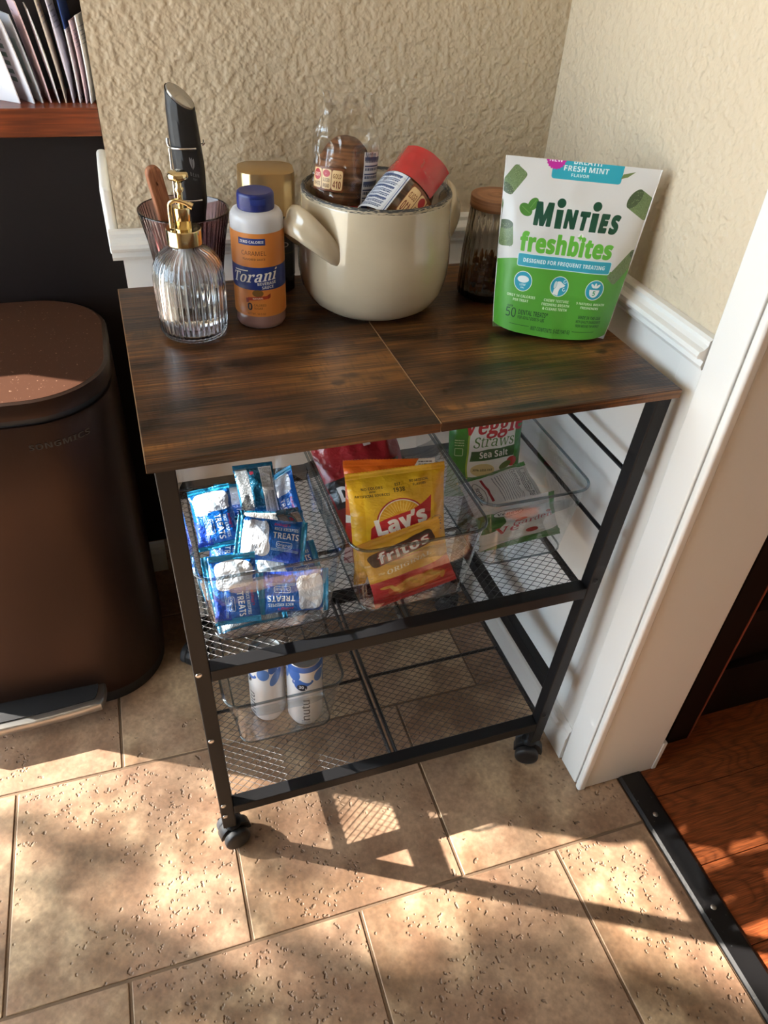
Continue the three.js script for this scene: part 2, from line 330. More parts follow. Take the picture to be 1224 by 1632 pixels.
// outside
struct('patio', box(-14, -1.76, -0.14, -0.04, -12, 8), std({ color: '#b7aea0', roughness: 0.95 }));
{
  const s = new THREE.Shape(); s.moveTo(-1.76, 2.56); s.lineTo(-3.5, 2.46); s.lineTo(-3.5, 2.58); s.lineTo(-1.76, 2.86); s.closePath();
  struct('roof_overhang', new THREE.ExtrudeGeometry(s, { depth: 9, bevelEnabled: false }).translate(0, 0, -5), std({ color: '#d8d2c6', roughness: 0.8 }), 'patio roof above the sliding door');
}
{ // the tree whose crown dapples the sunlight
  const t = thing('shade_tree', 'leafy tree on the patio outside the sliding door', 'tree', [-7.2, -0.04, -3.9]);
  const bark = std({ color: '#5a4636', roughness: 0.95 }), leafMat = phys({ color: '#5e7d3a', roughness: 0.9, transmission: 0.3, thickness: 0 });
  const O = [-7.2, -0.04, -3.9];
  part('trunk', tube([[0, 0, 0], [0.06, 1.0, 0.03], [-0.03, 2.0, 0.05], [0.05, 3.0, -0.02], [0.0, 4.4, -0.9], [-0.1, 5.6, -2.6]], 0.11, 24, 10), bark, t);
  // floor spots (x, z, radius, density) shaded by a spray of leaves 5.4 m up the sun's path
  const spots = [[-0.872, 0.407, 0.022, 1.5], [-0.831, 0.422, 0.022, 1.5], [-0.791, 0.438, 0.020, 1.5], [-0.755, 0.453, 0.014, 1.2], [-0.848, 0.555, 0.060, 1.3], [-0.776, 0.624, 0.060, 1.2], [-0.900, 0.479, 0.035, 1.2], [-0.933, 0.333, 0.030, 1.3], [-0.929, 0.405, 0.030, 1.3],
    [-0.879, 0.593, 0.070, 1.3], [-0.913, 0.535, 0.060, 1.3], [-0.807, 0.551, 0.030, 1.0], [-0.722, 0.664, 0.050, 1.0], [-0.586, 0.389, 0.022, 0.5], [-0.596, 0.452, 0.025, 0.5], [-0.602, 0.511, 0.028, 0.6], [-0.606, 0.566, 0.025, 0.6], [-0.565, 0.680, 0.055, 1.0], [-0.487, 0.688, 0.050, 1.0],
    [-0.642, 0.680, 0.050, 0.9], [-0.517, 0.733, 0.060, 1.1], [-0.538, 0.639, 0.025, 0.7], [-0.232, 0.677, 0.035, 1.0], [-0.223, 0.742, 0.060, 1.2], [-0.296, 0.753, 0.055, 1.1], [-0.369, 0.771, 0.060, 1.1], [-0.217, 0.809, 0.070, 1.2], [-0.293, 0.809, 0.070, 1.2], [-0.160, 0.680, 0.020, 0.8],
    [-0.054, 0.866, 0.050, 1.1], [-0.009, 0.903, 0.060, 1.1], [-0.540, 0.558, 0.025, 0.5], [-0.504, 0.530, 0.020, 0.4]];
  const leaf = new THREE.BufferGeometry(); leaf.setAttribute('position', new THREE.Float32BufferAttribute([0, 0, 0, 0.022, 0.03, 0.006, 0, 0.075, 0, -0.022, 0.03, 0.006], 3)); leaf.setIndex([0, 1, 2, 0, 2, 3]); leaf.computeVertexNormals();
  const mats = [], r = rngOf(77), m4 = new THREE.Matrix4(), q = new THREE.Quaternion(), branches = [];
  const put = (p, s) => { q.setFromEuler(new THREE.Euler(r() * 6.3, r() * 6.3, r() * 6.3)); mats.push(m4.clone().compose(p, q, V(s, s, s))); };
  for (const [x, z, R, dens] of spots) {
    const c = V(x, 0, z).addScaledVector(SUN, -5.4).sub(V(...O));
    branches.push(tube([[0.0, 4.2, -0.8], [c.x * 0.55, c.y * 0.6 + 2.1, c.z * 0.45 - 0.5], [c.x, c.y + 0.02, c.z]], 0.004, 14, 5));
    const n = Math.round(dens * R * R * 5600);
    for (let i = 0; i < n; i++) { const a = r() * 6.283, b = Math.acos(2 * r() - 1), k = R * Math.cbrt(r()); put(V(c.x + k * Math.sin(b) * Math.cos(a), c.y + k * Math.cos(b), c.z + k * Math.sin(b) * Math.sin(a)), 0.7 + r() * 0.5); }
  }
  for (let i = 0; i < 1500; i++) { const a = r() * 6.283, k = 1.5 * Math.cbrt(r()), b = Math.acos(2 * r() - 1); put(V(-0.2 + k * Math.sin(b) * Math.cos(a), 6.0 + 0.6 * k * Math.cos(b), -3.6 + k * Math.sin(b) * Math.sin(a)), 1.6 + r()); }
  part('branch', merge(branches), bark, t);
  const crown = new THREE.InstancedMesh(leaf, leafMat, mats.length); crown.name = 'foliage'; crown.userData.kind = 'stuff'; crown.castShadow = true; mats.forEach((m, i) => crown.setMatrixAt(i, m)); t.add(crown);
}

// ------------------------------------------------------------------ bookcase with envelopes, other room's shelving
{
  const b = thing('bookcase', 'dark espresso bookcase with a reddish brown wooden shelf behind the trash can', 'bookcase', [-0.955, 0, -0.226]);
  part('base_panel', box(-0.304, 0.336, 0.078, 0.886, -0.03, 0), espressoFlat, b);
  part('shelf', box(-0.304, 0.336, 0.884, 0.921, -0.125, 0.036, 0.0022), redWood, b);
  part('back_panel', box(-0.304, 0.336, 0.921, 2.1, -0.14, -0.1), espresso, b);
  part('side_panel', box(-0.322, -0.304, 0.0, 2.1, -0.34, 0.0), espressoFlat, b);
  part('top_panel', box(-0.322, 0.336, 2.1, 2.125, -0.34, 0.02), espressoFlat, b);
}
function envTex(seed, base, marks) {
  const c = document.createElement('canvas'); c.width = c.height = 256; const g = c.getContext('2d'), r = rngOf(seed);
  g.fillStyle = base; g.fillRect(0, 0, 256, 256); g.fillStyle = 'rgba(110,110,130,.5)';
  for (let i = 0; i < 5; i++) g.fillRect(20, 30 + i * 12, 60 + r() * 60, 3);
  marks?.(g); const t = new THREE.CanvasTexture(c); t.colorSpace = THREE.SRGBColorSpace; return t;
}
{
  const paper = (base, marks, seed) => std({ map: envTex(seed, base, marks), roughness: 0.8 });
  const mats = { white: paper('#f1eef2', null, 1), lilac: paper('#dcd6e6', null, 2), pink: paper('#e9c9cd', null, 3), grey: paper('#c9cbd2', (g) => { g.fillStyle = '#9fb2b2'; g.fillRect(150, 70, 60, 130); }, 4),
    blue: paper('#eceaf0', (g) => { g.fillStyle = '#26407c'; g.fillRect(0, 0, 256, 70); g.fillStyle = '#55607a'; g.font = 'bold 40px sans-serif'; g.fillText('ST', 170, 150); }, 5),
    green: paper('#e8e6ee', (g) => { g.fillStyle = '#7d928c'; for (let i = 0; i < 6; i++) g.fillRect(120, 50 + i * 26, 60, 15); }, 6), tan: paper('#d6c8b8', null, 7) };
  // [x, z front, lean (deg), turn (deg), height, length, bulge, material, label, y lift]
  const list = [
    [-0.722, -0.222, 11, 48, 0.112, 0.075, 0.001, 'white', 'white envelope leaning farthest left on the bookcase shelf'],
    [-0.703, -0.219, 9, 30, 0.103, 0.075, 0.003, 'green', 'folded letter with grey-green print, second from the left on the shelf'],
    [-0.692, -0.222, 8, 20, 0.108, 0.075, 0.004, 'grey', 'grey envelope third from the left in the row of mail'],
    [-0.681, -0.224, 7, 12, 0.122, 0.08, 0.003, 'pink', 'envelope with a pink face rising left of the middle of the mail row'],
    [-0.670, -0.222, 6, 6, 0.113, 0.08, 0.003, 'white', 'plain white envelope right of the pink one'],
    [-0.661, -0.222, 5, 0, 0.140, 0.08, 0.004, 'tan', 'cream envelope standing tall in the middle of the mail row'],
    [-0.651, -0.221, 3, -3, 0.132, 0.08, 0.007, 'lilac', 'bulging lilac letter curled open in the mail row'],
    [-0.642, -0.221, 0, -6, 0.124, 0.078, 0.002, 'blue', 'white envelope with a dark blue band at its top'],
    [-0.6335, -0.219, -1, -9, 0.100, 0.076, 0.002, 'pink', 'short pink envelope second from the right in the mail row'],
    [-0.627, -0.217, -2, -12, 0.106, 0.074, 0.002, 'white', 'white envelope farthest right, beside the wall end'],
  ];
  for (const [x, z, lean, turn, h, len, bulge, m, label] of list) {
    const g = new THREE.BoxGeometry(0.0016, h, len, 2, 6, 10), p = g.attributes.position;
    for (let i = 0; i < p.count; i++) { const v = (p.getY(i) / h + 0.5), w = p.getZ(i) / len + 0.5; p.setX(i, p.getX(i) * (1 + 3.2 * bulge * 300 * Math.sin(Math.PI * v) * Math.sin(Math.PI * w)) - 0.006 * v * v); }
    g.translate(0, h / 2, -len / 2); g.computeVertexNormals();
    const e = new THREE.Mesh(g, mats[m]); e.name = 'envelope'; e.castShadow = e.receiveShadow = true;
    tag(e, label, 'envelope', 'mail standing on the bookcase shelf');
    e.position.set(x, 0.9214, z); e.rotation.set(0, turn * Math.PI / 180, lean * Math.PI / 180, 'YXZ');
  }
}
{
  const s = thing('shelving_unit', 'dark shelving unit with a thin red edge beyond the wall end', 'shelving', [0.2, 0, 0.48]);
  part('side_panel', box(-0.012, 0.036, 0.0, 1.4, -0.34, 0.0, 0.001), espressoFlat, s);
  part('edge_strip', box(0.0362, 0.039, 0.0, 1.4, -0.012, 0.001), std({ color: '#9c4f3c', roughness: 0.5 }), s);
  part('lower_panel', box(0.039, 0.8, 0.0, 0.30, -0.33, -0.035), espressoFlat, s);
  part('divider', box(0.039, 0.8, 0.15, 0.162, -0.034, -0.020), espressoFlat, s);
  part('upper_panel', box(0.039, 0.8, 0.34, 1.4, -0.33, -0.03), std({ color: '#2b2929', roughness: 0.5 }), s);
  part('divider', box(0.039, 0.8, 0.302, 0.338, -0.33, 0.0), espressoFlat, s);
  const w = thing('wooden_box', 'brown wooden board glimpsed between the wall end and the dark shelving', 'board', [0.163, 0.0, 0.42]);
  part('board', box(-0.022, 0.022, 0.30, 0.46, -0.2, 0.02, 0.003), redWood, w);
  part('support', box(-0.018, 0.018, 0.0, 0.30, -0.2, -0.01), espressoFlat, w);
  part('latch', box(-0.014, 0.012, 0.24, 0.29, -0.01, 0.004, 0.003), goldSatin, w);
}

// ------------------------------------------------------------------ trash can
{
  const T = thing('trash_can', 'bronze brown step trash can with rounded corners beside the cart', 'trash can', [-0.862, 0, -0.05]);
  const bronze = (() => { const S = 512, n = gridNoise2(S, 300, 4, 151), f = fbm(S, 90, 153, 3), b = fbm(S, 4, 157, 3);
    return { rough: dataTex(S, (i, c) => { c[0] = c[1] = c[2] = 255 * (0.33 + 0.08 * n[i] + 0.06 * b[i]); }, false, 0.5), bump: dataTex(S, (i, c) => { c[0] = c[1] = c[2] = 255 * n[i]; }, false, 0.5), dust: dataTex(S, (i, c) => { const k = ss(0.80, 0.86, f[i]); mix3([86, 56, 42], [200, 168, 146], k, c); }, true, 0.22) }; })();
  const body = std({ color: '#3b2a22', metalness: 0.78, roughness: 1, roughnessMap: bronze.rough, bumpMap: bronze.bump, bumpScale: 0.00004 });
  const lidMat = std({ map: bronze.dust, metalness: 0.4, roughness: 0.36 });
  const W = 0.405, D = 0.335, R = 0.115;
  const bx = (y, k = 0, dz = 0) => ({ pts: ringPts(W + k, D + k, R + k / 2, 14), y, dz });
  part('base_ring', loft([bx(0.0, -0.006), bx(0.028, -0.002), bx(0.0285, -0.02)], true, false), blackPlastic, T);
  part('body', loft([bx(0.0285), bx(0.2), bx(0.4), bx(0.595), bx(0.6, -0.004), bx(0.6, -0.03)], true, true), body, T);
  part('gap_ring', loft([bx(0.6, -0.012), bx(0.611, -0.012)], true, true), blackPlastic, T);
  const lid = part('lid', loft([bx(0.611, -0.004), bx(0.612, 0), bx(0.631, 0), bx(0.6345, -0.004), bx(0.6365, -0.014)], true, false), body, T);
  const top = new THREE.ExtrudeGeometry(roundRect(W - 0.014, D - 0.014, R - 0.007), { depth: 0.001, bevelEnabled: false, curveSegments: 16 }); top.rotateX(-Math.PI / 2); top.translate(0, 0.6357, 0);
  part('lid_top', boxUV(top), lidMat, lid);
  // raised lettering
  const { FontLoader } = await import('three/addons/loaders/FontLoader.js'); const { TextGeometry } = await import('three/addons/geometries/TextGeometry.js');
  const font = await new FontLoader().loadAsync('fonts/droid/droid_sans_bold.typeface.json');
  const tg = new TextGeometry('SONGMICS', { font, size: 0.0088, depth: 0.0012, curveSegments: 4, bevelEnabled: false }); tg.computeBoundingBox();
  tg.scale(1.25, 1, 1).translate(0.083, 0.5635, D / 2 - 0.0003);
  { const p = tg.attributes.position; for (let i = 0; i < p.count; i++) { const x = p.getX(i), e = x - (W / 2 - R); if (e > 0) p.setZ(i, p.getZ(i) - (R - Math.sqrt(Math.max(0, R * R - e * e)))); } }
  part('lettering', tg, std({ color: '#0d0a09', roughness: 0.5 }), T);
  const pd = T; const pedal = sub('pedal', pd);
  const ps = new THREE.Shape(); ps.moveTo(-0.15, 0); ps.lineTo(0.088, 0); ps.quadraticCurveTo(0.094, 0.03, 0.082, 0.052); ps.quadraticCurveTo(0.0, 0.064, -0.15, 0.064); ps.closePath();
  const pg = new THREE.ExtrudeGeometry(ps, { depth: 0.012, bevelEnabled: true, bevelSize: 0.004, bevelThickness: 0.004, bevelSegments: 3 }); pg.rotateX(Math.PI / 2); pg.translate(0, 0.052, D / 2 - 0.012);
  part('pedal_plate', toCreasedNormals(pg, 0.7), brushed, pedal);
  const pg2 = new THREE.ExtrudeGeometry(ps, { depth: 0.002, bevelEnabled: false }); pg2.rotateX(Math.PI / 2); pg2.scale(0.93, 1, 0.84); pg2.translate(-0.002, 0.0585, D / 2 - 0.012);
  part('pedal_pad', pg2, blackPlastic, pedal);
}

// ------------------------------------------------------------------ the cart
const CART = thing('kitchen_cart', 'rolling kitchen cart with rustic brown top, black steel frame and mesh shelves', 'cart', [-0.0232, 0, 0.447], 0.0156);
function meshPanel(w, d, px = 0.0085, pz = 0.0118) {             // zigzag strands, hexagonal in section
  const cols = Math.round(w / px), rows = Math.round(d / (pz / 2)), sx = w / cols, sz = d / rows, hw = 0.00066, hh = 0.0006, pos = [], idx = [], K = 6;
  for (let i = 0; i <= cols; i++) for (let k = 0; k <= rows; k++) {
    let x = i * sx + ((k + i) % 2 ? sx / 2 : -sx / 2); x = Math.min(w, Math.max(0, x)); const z = k * sz, b = pos.length / 3;
    for (let e = 0; e < K; e++) { const a = e / K * 6.2832 + 0.5; pos.push(x + Math.cos(a) * hw, Math.sin(a) * hh, z); }
    if (k < rows) for (let e = 0; e < K; e++) { const p = b + e, q = b + (e + 1) % K; idx.push(p, q, p + K, q, q + K, p + K); }
  }
  const g = new THREE.BufferGeometry(); g.setAttribute('position', new THREE.Float32BufferAttribute(pos, 3)); g.setIndex(idx); g.computeVertexNormals(); return g;
}
{
  const W = 0.6, D = 0.4139, H = 0.751, th = 0.0112, seam = -0.3009;
  const board = (x0, x1, ox) => box(x0, x1, H - th, H, -D, 0, 0.0009, ox, 0.03);
  const edge = std({ color: '#a98662', roughness: 0.6 });
  const L = part('tabletop_board', board(-W, seam - 0.0004, 0.65), boardMat, CART), Rb = part('tabletop_board', board(seam + 0.0004, 0, 0.31), boardMat, CART);
  part('edge_band', box(-W - 0.0005, -W + 0.0003, H - th, H - 0.0004, -D + 0.001, -0.001), edge, L);
  part('edge_band', box(-W, seam - 0.0006, H - th + 0.0002, H - 0.0006, -0.0005, 0.0006, 0, 0.65, 0), boardMat, L);
  part('edge_band', box(seam + 0.0006, 0, H - th + 0.0002, H - 0.0006, -0.0005, 0.0006, 0, 0.2, 0.1), boardMat, Rb);
  part('core', box(seam - 0.0013, seam - 0.0005, H - th + 0.0003, H + 0.0002, -D + 0.001, 0.0006), edge, L);
  const Y0 = 0.052, Y1 = H - th, S = 0.020, zf = -0.0087, zb = -D + 0.0087;
  const lx = (side, y) => side < 0 ? -W + 0.0062 + (0.0179 - 0.0062) * (1 - y / H) : -0.0002 + 0.0002 - 0.0363 * (1 - y / H);   // outer face of a leg at height y
  const leg = (side, z0) => {
    const g = new RoundedBoxGeometry(S, Y1 - Y0, S, 2, 0.0018), p = g.attributes.position;
    for (let i = 0; i < p.count; i++) { const y = p.getY(i) + (Y0 + Y1) / 2; p.setXYZ(i, p.getX(i) + lx(side, y) - side * S / 2, y, p.getZ(i) + z0); }
    return g;
  };
  for (const side of [-1, 1]) for (const z of [zf - S / 2, zb + S / 2]) part('leg', leg(side, z), blackSteel, CART);
  for (const side of [-1, 1]) {
    const xi = (y) => lx(side, y) - side * S / 2;
    part('side_bar', box(xi(0.19) - 0.008, xi(0.19) + 0.008, 0.177, 0.203, zb + S, zf - S, 0.001), blackSteel, CART);
    part('side_rod', rod([xi(0.61) + side * 0.007, 0.61, zb + S - 0.002], [xi(0.61) + side * 0.007, 0.61, zf - S + 0.002], 0.0032), blackSteel, CART);
    part('side_rod', rod([xi(0.505) + side * 0.007, 0.505, zb + S - 0.002], [xi(0.505) + side * 0.007, 0.505, zf - S + 0.002], 0.0032), blackSteel, CART);
    part('top_bar', box(xi(0.72) - 0.009, xi(0.72) + 0.009, 0.722, Y1 - 0.0002, zb + S, zf - S, 0.001), blackSteel, CART);
  }
  part('back_bar', box(lx(-1, 0.7) + S, lx(1, 0.7) - S, 0.722, Y1 - 0.0002, zb + 0.002, zb + S - 0.002, 0.001), blackSteel, CART);
  const shelf = (y) => {   // y = underside of the rails
    const s = sub('shelf', CART), x0 = lx(-1, y) + S, x1 = lx(1, y) - S, top = y + 0.0205;
    part('rail', box(x0, x1, y, top, zf - S, zf, 0.0014), blackSteel, s); part('rail', box(x0, x1, y, top, zb, zb + S, 0.0014), blackSteel, s);
    const m0 = lx(-1, y) + S - 0.001, m1 = -0.040, za = zb + S - 0.001, ze = zf - S + 0.001, yb = top - 0.003;
    const mid = (m0 + m1) / 2;
    for (const [a, b] of [[m0, mid - 0.005], [mid + 0.005, m1]]) {
      const r = 0.0022, fr = [rod([a, yb, za], [a, yb, ze], r), rod([b, yb, za], [b, yb, ze], r), rod([a, yb, za], [b, yb, za], r), rod([a, yb, ze], [b, yb, ze], r), box(a - 0.0012, a + 0.0012, yb - 0.012, yb, za, ze), box(b - 0.0012, b + 0.0012, yb - 0.012, yb, za, ze)];
      part('border_wire', merge(fr), blackWire, s);
      part('mesh_panel', meshPanel(b - a, ze - za).translate(a, yb + 0.001, za), blackWire, s);
      part('cross_wire', rod([a, yb - 0.003, (za + ze) / 2 + 0.02], [b, yb - 0.003, (za + ze) / 2 + 0.02], 0.003), blackWire, s);
    }
    return s;
  };
  shelf(0.4063); shelf(0.0877);
  // bolts on the left front leg
  for (const y of [0.118, 0.088, 0.425, 0.285]) { const g = new THREE.SphereGeometry(0.0042, 14, 8, 0, 6.3, 0, 1.4).scale(1, 0.6, 1); g.rotateX(Math.PI / 2); part('bolt', g.translate(lx(-1, y) + 0.006, y, zf), chrome, CART); }
  for (const y of [0.128, 0.44]) { const g = new THREE.SphereGeometry(0.0042, 14, 8, 0, 6.3, 0, 1.4).scale(1, 0.6, 1); g.rotateX(Math.PI / 2); part('bolt', g.translate(lx(1, y) - 0.012, y, zf), blackSteel, CART); }
  // casters
  const caster = (x, z, turn) => {
    const c = sub('caster', CART); c.position.set(x, 0, z); c.rotation.y = turn;
    part('stem', lathe([[0, 0.062], [0.006, 0.062], [0.006, 0.046], [0.013, 0.046], [0.013, 0.042], [0, 0.042]], 20), blackSteel, c);
    const hood = new THREE.CylinderGeometry(0.0245, 0.0245, 0.03, 28, 1, false, 0, Math.PI * 1.05); hood.rotateX(Math.PI / 2); hood.rotateZ(Math.PI * 0.02);
    const hs = new THREE.Shape(); hs.moveTo(-0.020, 0.014); hs.absarc(0, 0.021, 0.0235, Math.PI * 1.05, -0.15, true); hs.lineTo(0.012, 0.020); hs.absarc(0, 0.021, 0.012, 0, Math.PI, false); hs.closePath();
    part('hood', at(toCreasedNormals(new THREE.ExtrudeGeometry(hs, { depth: 0.012, bevelEnabled: true, bevelSize: 0.0016, bevelThickness: 0.0016, bevelSegments: 2, curveSegments: 20 }), 0.6), 0.002, 0, -0.006), blackPlastic, c);
    for (const s of [-1, 1]) {
      const w = lathe([[0, -0.0075], [0.016, -0.0075], [0.0195, -0.0055], [0.0205, -0.003], [0.0205, 0.003], [0.0195, 0.0055], [0.016, 0.0075], [0.013, 0.0082], [0, 0.0082]], 36); w.rotateX(s * Math.PI / 2);
      part('wheel', w.translate(0, 0.0206, s * 0.0155), s > 0 ? blackPlastic : greyPlastic, c);
    }
    part('axle', rod([0, 0.0206, -0.02], [0, 0.0206, 0.02], 0.003), chrome, c);
  };
  caster(lx(-1, 0) + 0.014, zf - 0.012, 0.25); caster(lx(1, 0) - 0.012, zf - 0.012, -0.5); caster(lx(-1, 0) + 0.004, zb + 0.012, 0.9); caster(lx(1, 0) - 0.012, zb + 0.012, 2.4);
}

// ------------------------------------------------------------------ printed surfaces
function canvasTex(w, h, draw) {
  const c = document.createElement('canvas'); c.width = w; c.height = h; draw(c.getContext('2d'), w, h);
  const t = new THREE.CanvasTexture(c); t.colorSpace = THREE.SRGBColorSpace; t.anisotropy = 4; return t;
}
function txt(g, s, x, y, px, color, o = {}) {
  g.save(); g.translate(x, y); if (o.rot) g.rotate(o.rot); g.transform(o.sx ?? 1, 0, o.skew ?? 0, 1, 0, 0);
  g.font = `${o.style ?? 'bold'} ${px}px ${o.font ?? 'sans-serif'}`; g.textAlign = o.align ?? 'center'; g.textBaseline = 'middle';
  if (o.stroke) { g.lineJoin = 'round'; g.strokeStyle = o.stroke; g.lineWidth = o.lw ?? px * 0.16; g.strokeText(s, 0, 0); }
  g.fillStyle = color; g.fillText(s, 0, 0); g.restore();
}
function rrect(g, x, y, w, h, r, fill, stroke, lw = 4) {
  g.beginPath(); g.moveTo(x + r, y); g.lineTo(x + w - r, y); g.quadraticCurveTo(x + w, y, x + w, y + r); g.lineTo(x + w, y + h - r); g.quadraticCurveTo(x + w, y + h, x + w - r, y + h); g.lineTo(x + r, y + h); g.quadraticCurveTo(x, y + h, x, y + h - r); g.lineTo(x, y + r); g.quadraticCurveTo(x, y, x + r, y); g.closePath();
  if (fill) { g.fillStyle = fill; g.fill(); } if (stroke) { g.strokeStyle = stroke; g.lineWidth = lw; g.stroke(); }
}
function poly(g, pts, fill) { g.beginPath(); pts.forEach(([x, y], i) => (i ? g.lineTo(x, y) : g.moveTo(x, y))); g.closePath(); g.fillStyle = fill; g.fill(); }
function ell(g, x, y, a, b, fill, rot = 0, stroke, lw = 3) { g.beginPath(); g.ellipse(x, y, a, b, rot, 0, 6.2832); if (fill) { g.fillStyle = fill; g.fill(); } if (stroke) { g.strokeStyle = stroke; g.lineWidth = lw; g.stroke(); } }
function lines(g, x, y, w, n, dy, h, color, seed) { const r = rngOf(seed); g.fillStyle = color; for (let i = 0; i < n; i++) { let u = x; while (u < x + w - 4) { const k = 4 + r() * 16; g.fillRect(u, y + i * dy, Math.min(k, x + w - u), h); u += k + 3; } } }
function barcode(g, x, y, w, h, seed) { const r = rngOf(seed); g.fillStyle = '#efefec'; g.fillRect(x, y, w, h); g.fillStyle = '#1a1a1a'; let u = x + 4; while (u < x + w - 6) { const k = 1 + Math.floor(r() * 4); g.fillRect(u, y + 3, k, h - 6); u += k + 1 + Math.floor(r() * 4); } }

// ------------------------------------------------------------------ things on the table top
const TOP = 0.751;
const glass = phys({ color: '#ffffff', transmission: 1, thickness: 0.01, roughness: 0.02, ior: 1.5 });
const waterMat = phys({ color: '#ffffff', transmission: 1, thickness: 0.05, roughness: 0, ior: 1.33 });
{ // soap dispenser
  const s = thing('soap_dispenser', 'ribbed clear glass soap bottle with a gold pump, half full of water', 'soap dispenser', [-0.546, TOP, 0.191]);
  const outer = [[0, 0.0005], [0.030, 0.0005], [0.0365, 0.003], [0.0395, 0.009], [0.0405, 0.03], [0.0410, 0.06], [0.0408, 0.073], [0.0388, 0.084], [0.0345, 0.0932], [0.0275, 0.1000], [0.0190, 0.1042], [0.0165, 0.108]];
  const inner = [[0.0140, 0.108], [0.0160, 0.1030], [0.0245, 0.0980], [0.0315, 0.0912], [0.0360, 0.082], [0.0380, 0.072], [0.0382, 0.06], [0.0378, 0.03], [0.0368, 0.012], [0.033, 0.0075], [0, 0.0065]];
  const prof = [...outer, ...inner];
  part('glass_body', ribLathe(prof, 360, 40, (k) => (k < 2 || k > 10 ? 0 : k === 10 || k === 2 ? 0.0006 : 0.0013)), glass, s);
  part('water', lathe([[0, 0.0068], [0.0329, 0.0078], [0.0365, 0.0122], [0.0376, 0.03], [0.0377, 0.0475], [0.037, 0.0478], [0, 0.0474]], 72), waterMat, s);
  part('dip_tube', rod([0.002, 0.010, 0.004], [0, 0.112, 0], 0.0032, 14), phys({ color: '#eef2f4', transmission: 0.5, thickness: 0, roughness: 0.35 }), s);
  part('neck_liner', lathe([[0.0072, 0.078], [0.0082, 0.079], [0.0098, 0.1], [0.0115, 0.109], [0.0105, 0.109], [0.0088, 0.1], [0.0072, 0.08]], 32), phys({ color: '#e9edf0', transmission: 0.45, thickness: 0, roughness: 0.4 }), s);
  part('collar', lathe([[0.0, 0.1085], [0.0192, 0.1085], [0.0197, 0.1092], [0.0197, 0.1245], [0.0190, 0.1256], [0, 0.1258]], 48), goldShiny, s);
  const pump = sub('pump', s);
  part('cylinder', lathe([[0, 0.1257], [0.0093, 0.1258], [0.0093, 0.1475], [0.0085, 0.1485], [0, 0.1486]], 40), goldShiny, pump);
  part('stem', lathe([[0, 0.148], [0.003, 0.148], [0.003, 0.163], [0.0048, 0.165], [0.0048, 0.1675], [0.0032, 0.169], [0.0032, 0.175], [0, 0.175]], 24), goldShiny, pump);
  part('knob', lathe([[0, 0.1735], [0.0045, 0.1738], [0.007, 0.176], [0.0105, 0.1772], [0.0112, 0.1795], [0.0108, 0.1825], [0.0088, 0.1842], [0, 0.1846]], 40), goldShiny, pump);
  part('spout', tube([[-0.0125, 0.127, 0.003], [-0.0125, 0.148, 0.003], [-0.0115, 0.1535, 0.004], [-0.006, 0.1565, 0.006], [0.004, 0.1545, 0.0095], [0.009, 0.152, 0.0112]], 0.0024, 50, 12), goldShiny, pump);
  part('nozzle', tube([[0.007, 0.1530, 0.0105], [0.0115, 0.1510, 0.0122]], 0.0036, 4, 16), goldShiny, pump);
  part('nozzle_hole', rod([0.0113, 0.1511, 0.0121], [0.01185, 0.15085, 0.01232], 0.0020, 14), blackPlastic, pump);
}
const mauveGlass = phys({ color: '#ffffff', transmission: 1, thickness: 0.004, roughness: 0.06, ior: 1.5, attenuationColor: new THREE.Color(0.30, 0.16, 0.17), attenuationDistance: 0.0042 });
const CUP = [-0.536, TOP, 0.088];
{
  const c = thing('tumbler', 'ribbed mauve glass tumbler holding a frother and a wooden handle, behind the soap bottle', 'cup', CUP);
  const o = [[0, 0.0005], [0.036, 0.0005], [0.0385, 0.004], [0.0415, 0.03], [0.0475, 0.075], [0.0552, 0.1125], [0.0550, 0.1145]], i = [[0.0528, 0.1145], [0.0452, 0.075], [0.039, 0.03], [0.036, 0.009], [0, 0.007]];
  part('glass_body', ribLathe([...o, ...i], 460, 58, (k) => (k > 1 && k < 5 ? 0.0012 : 0)), mauveGlass, c);
}
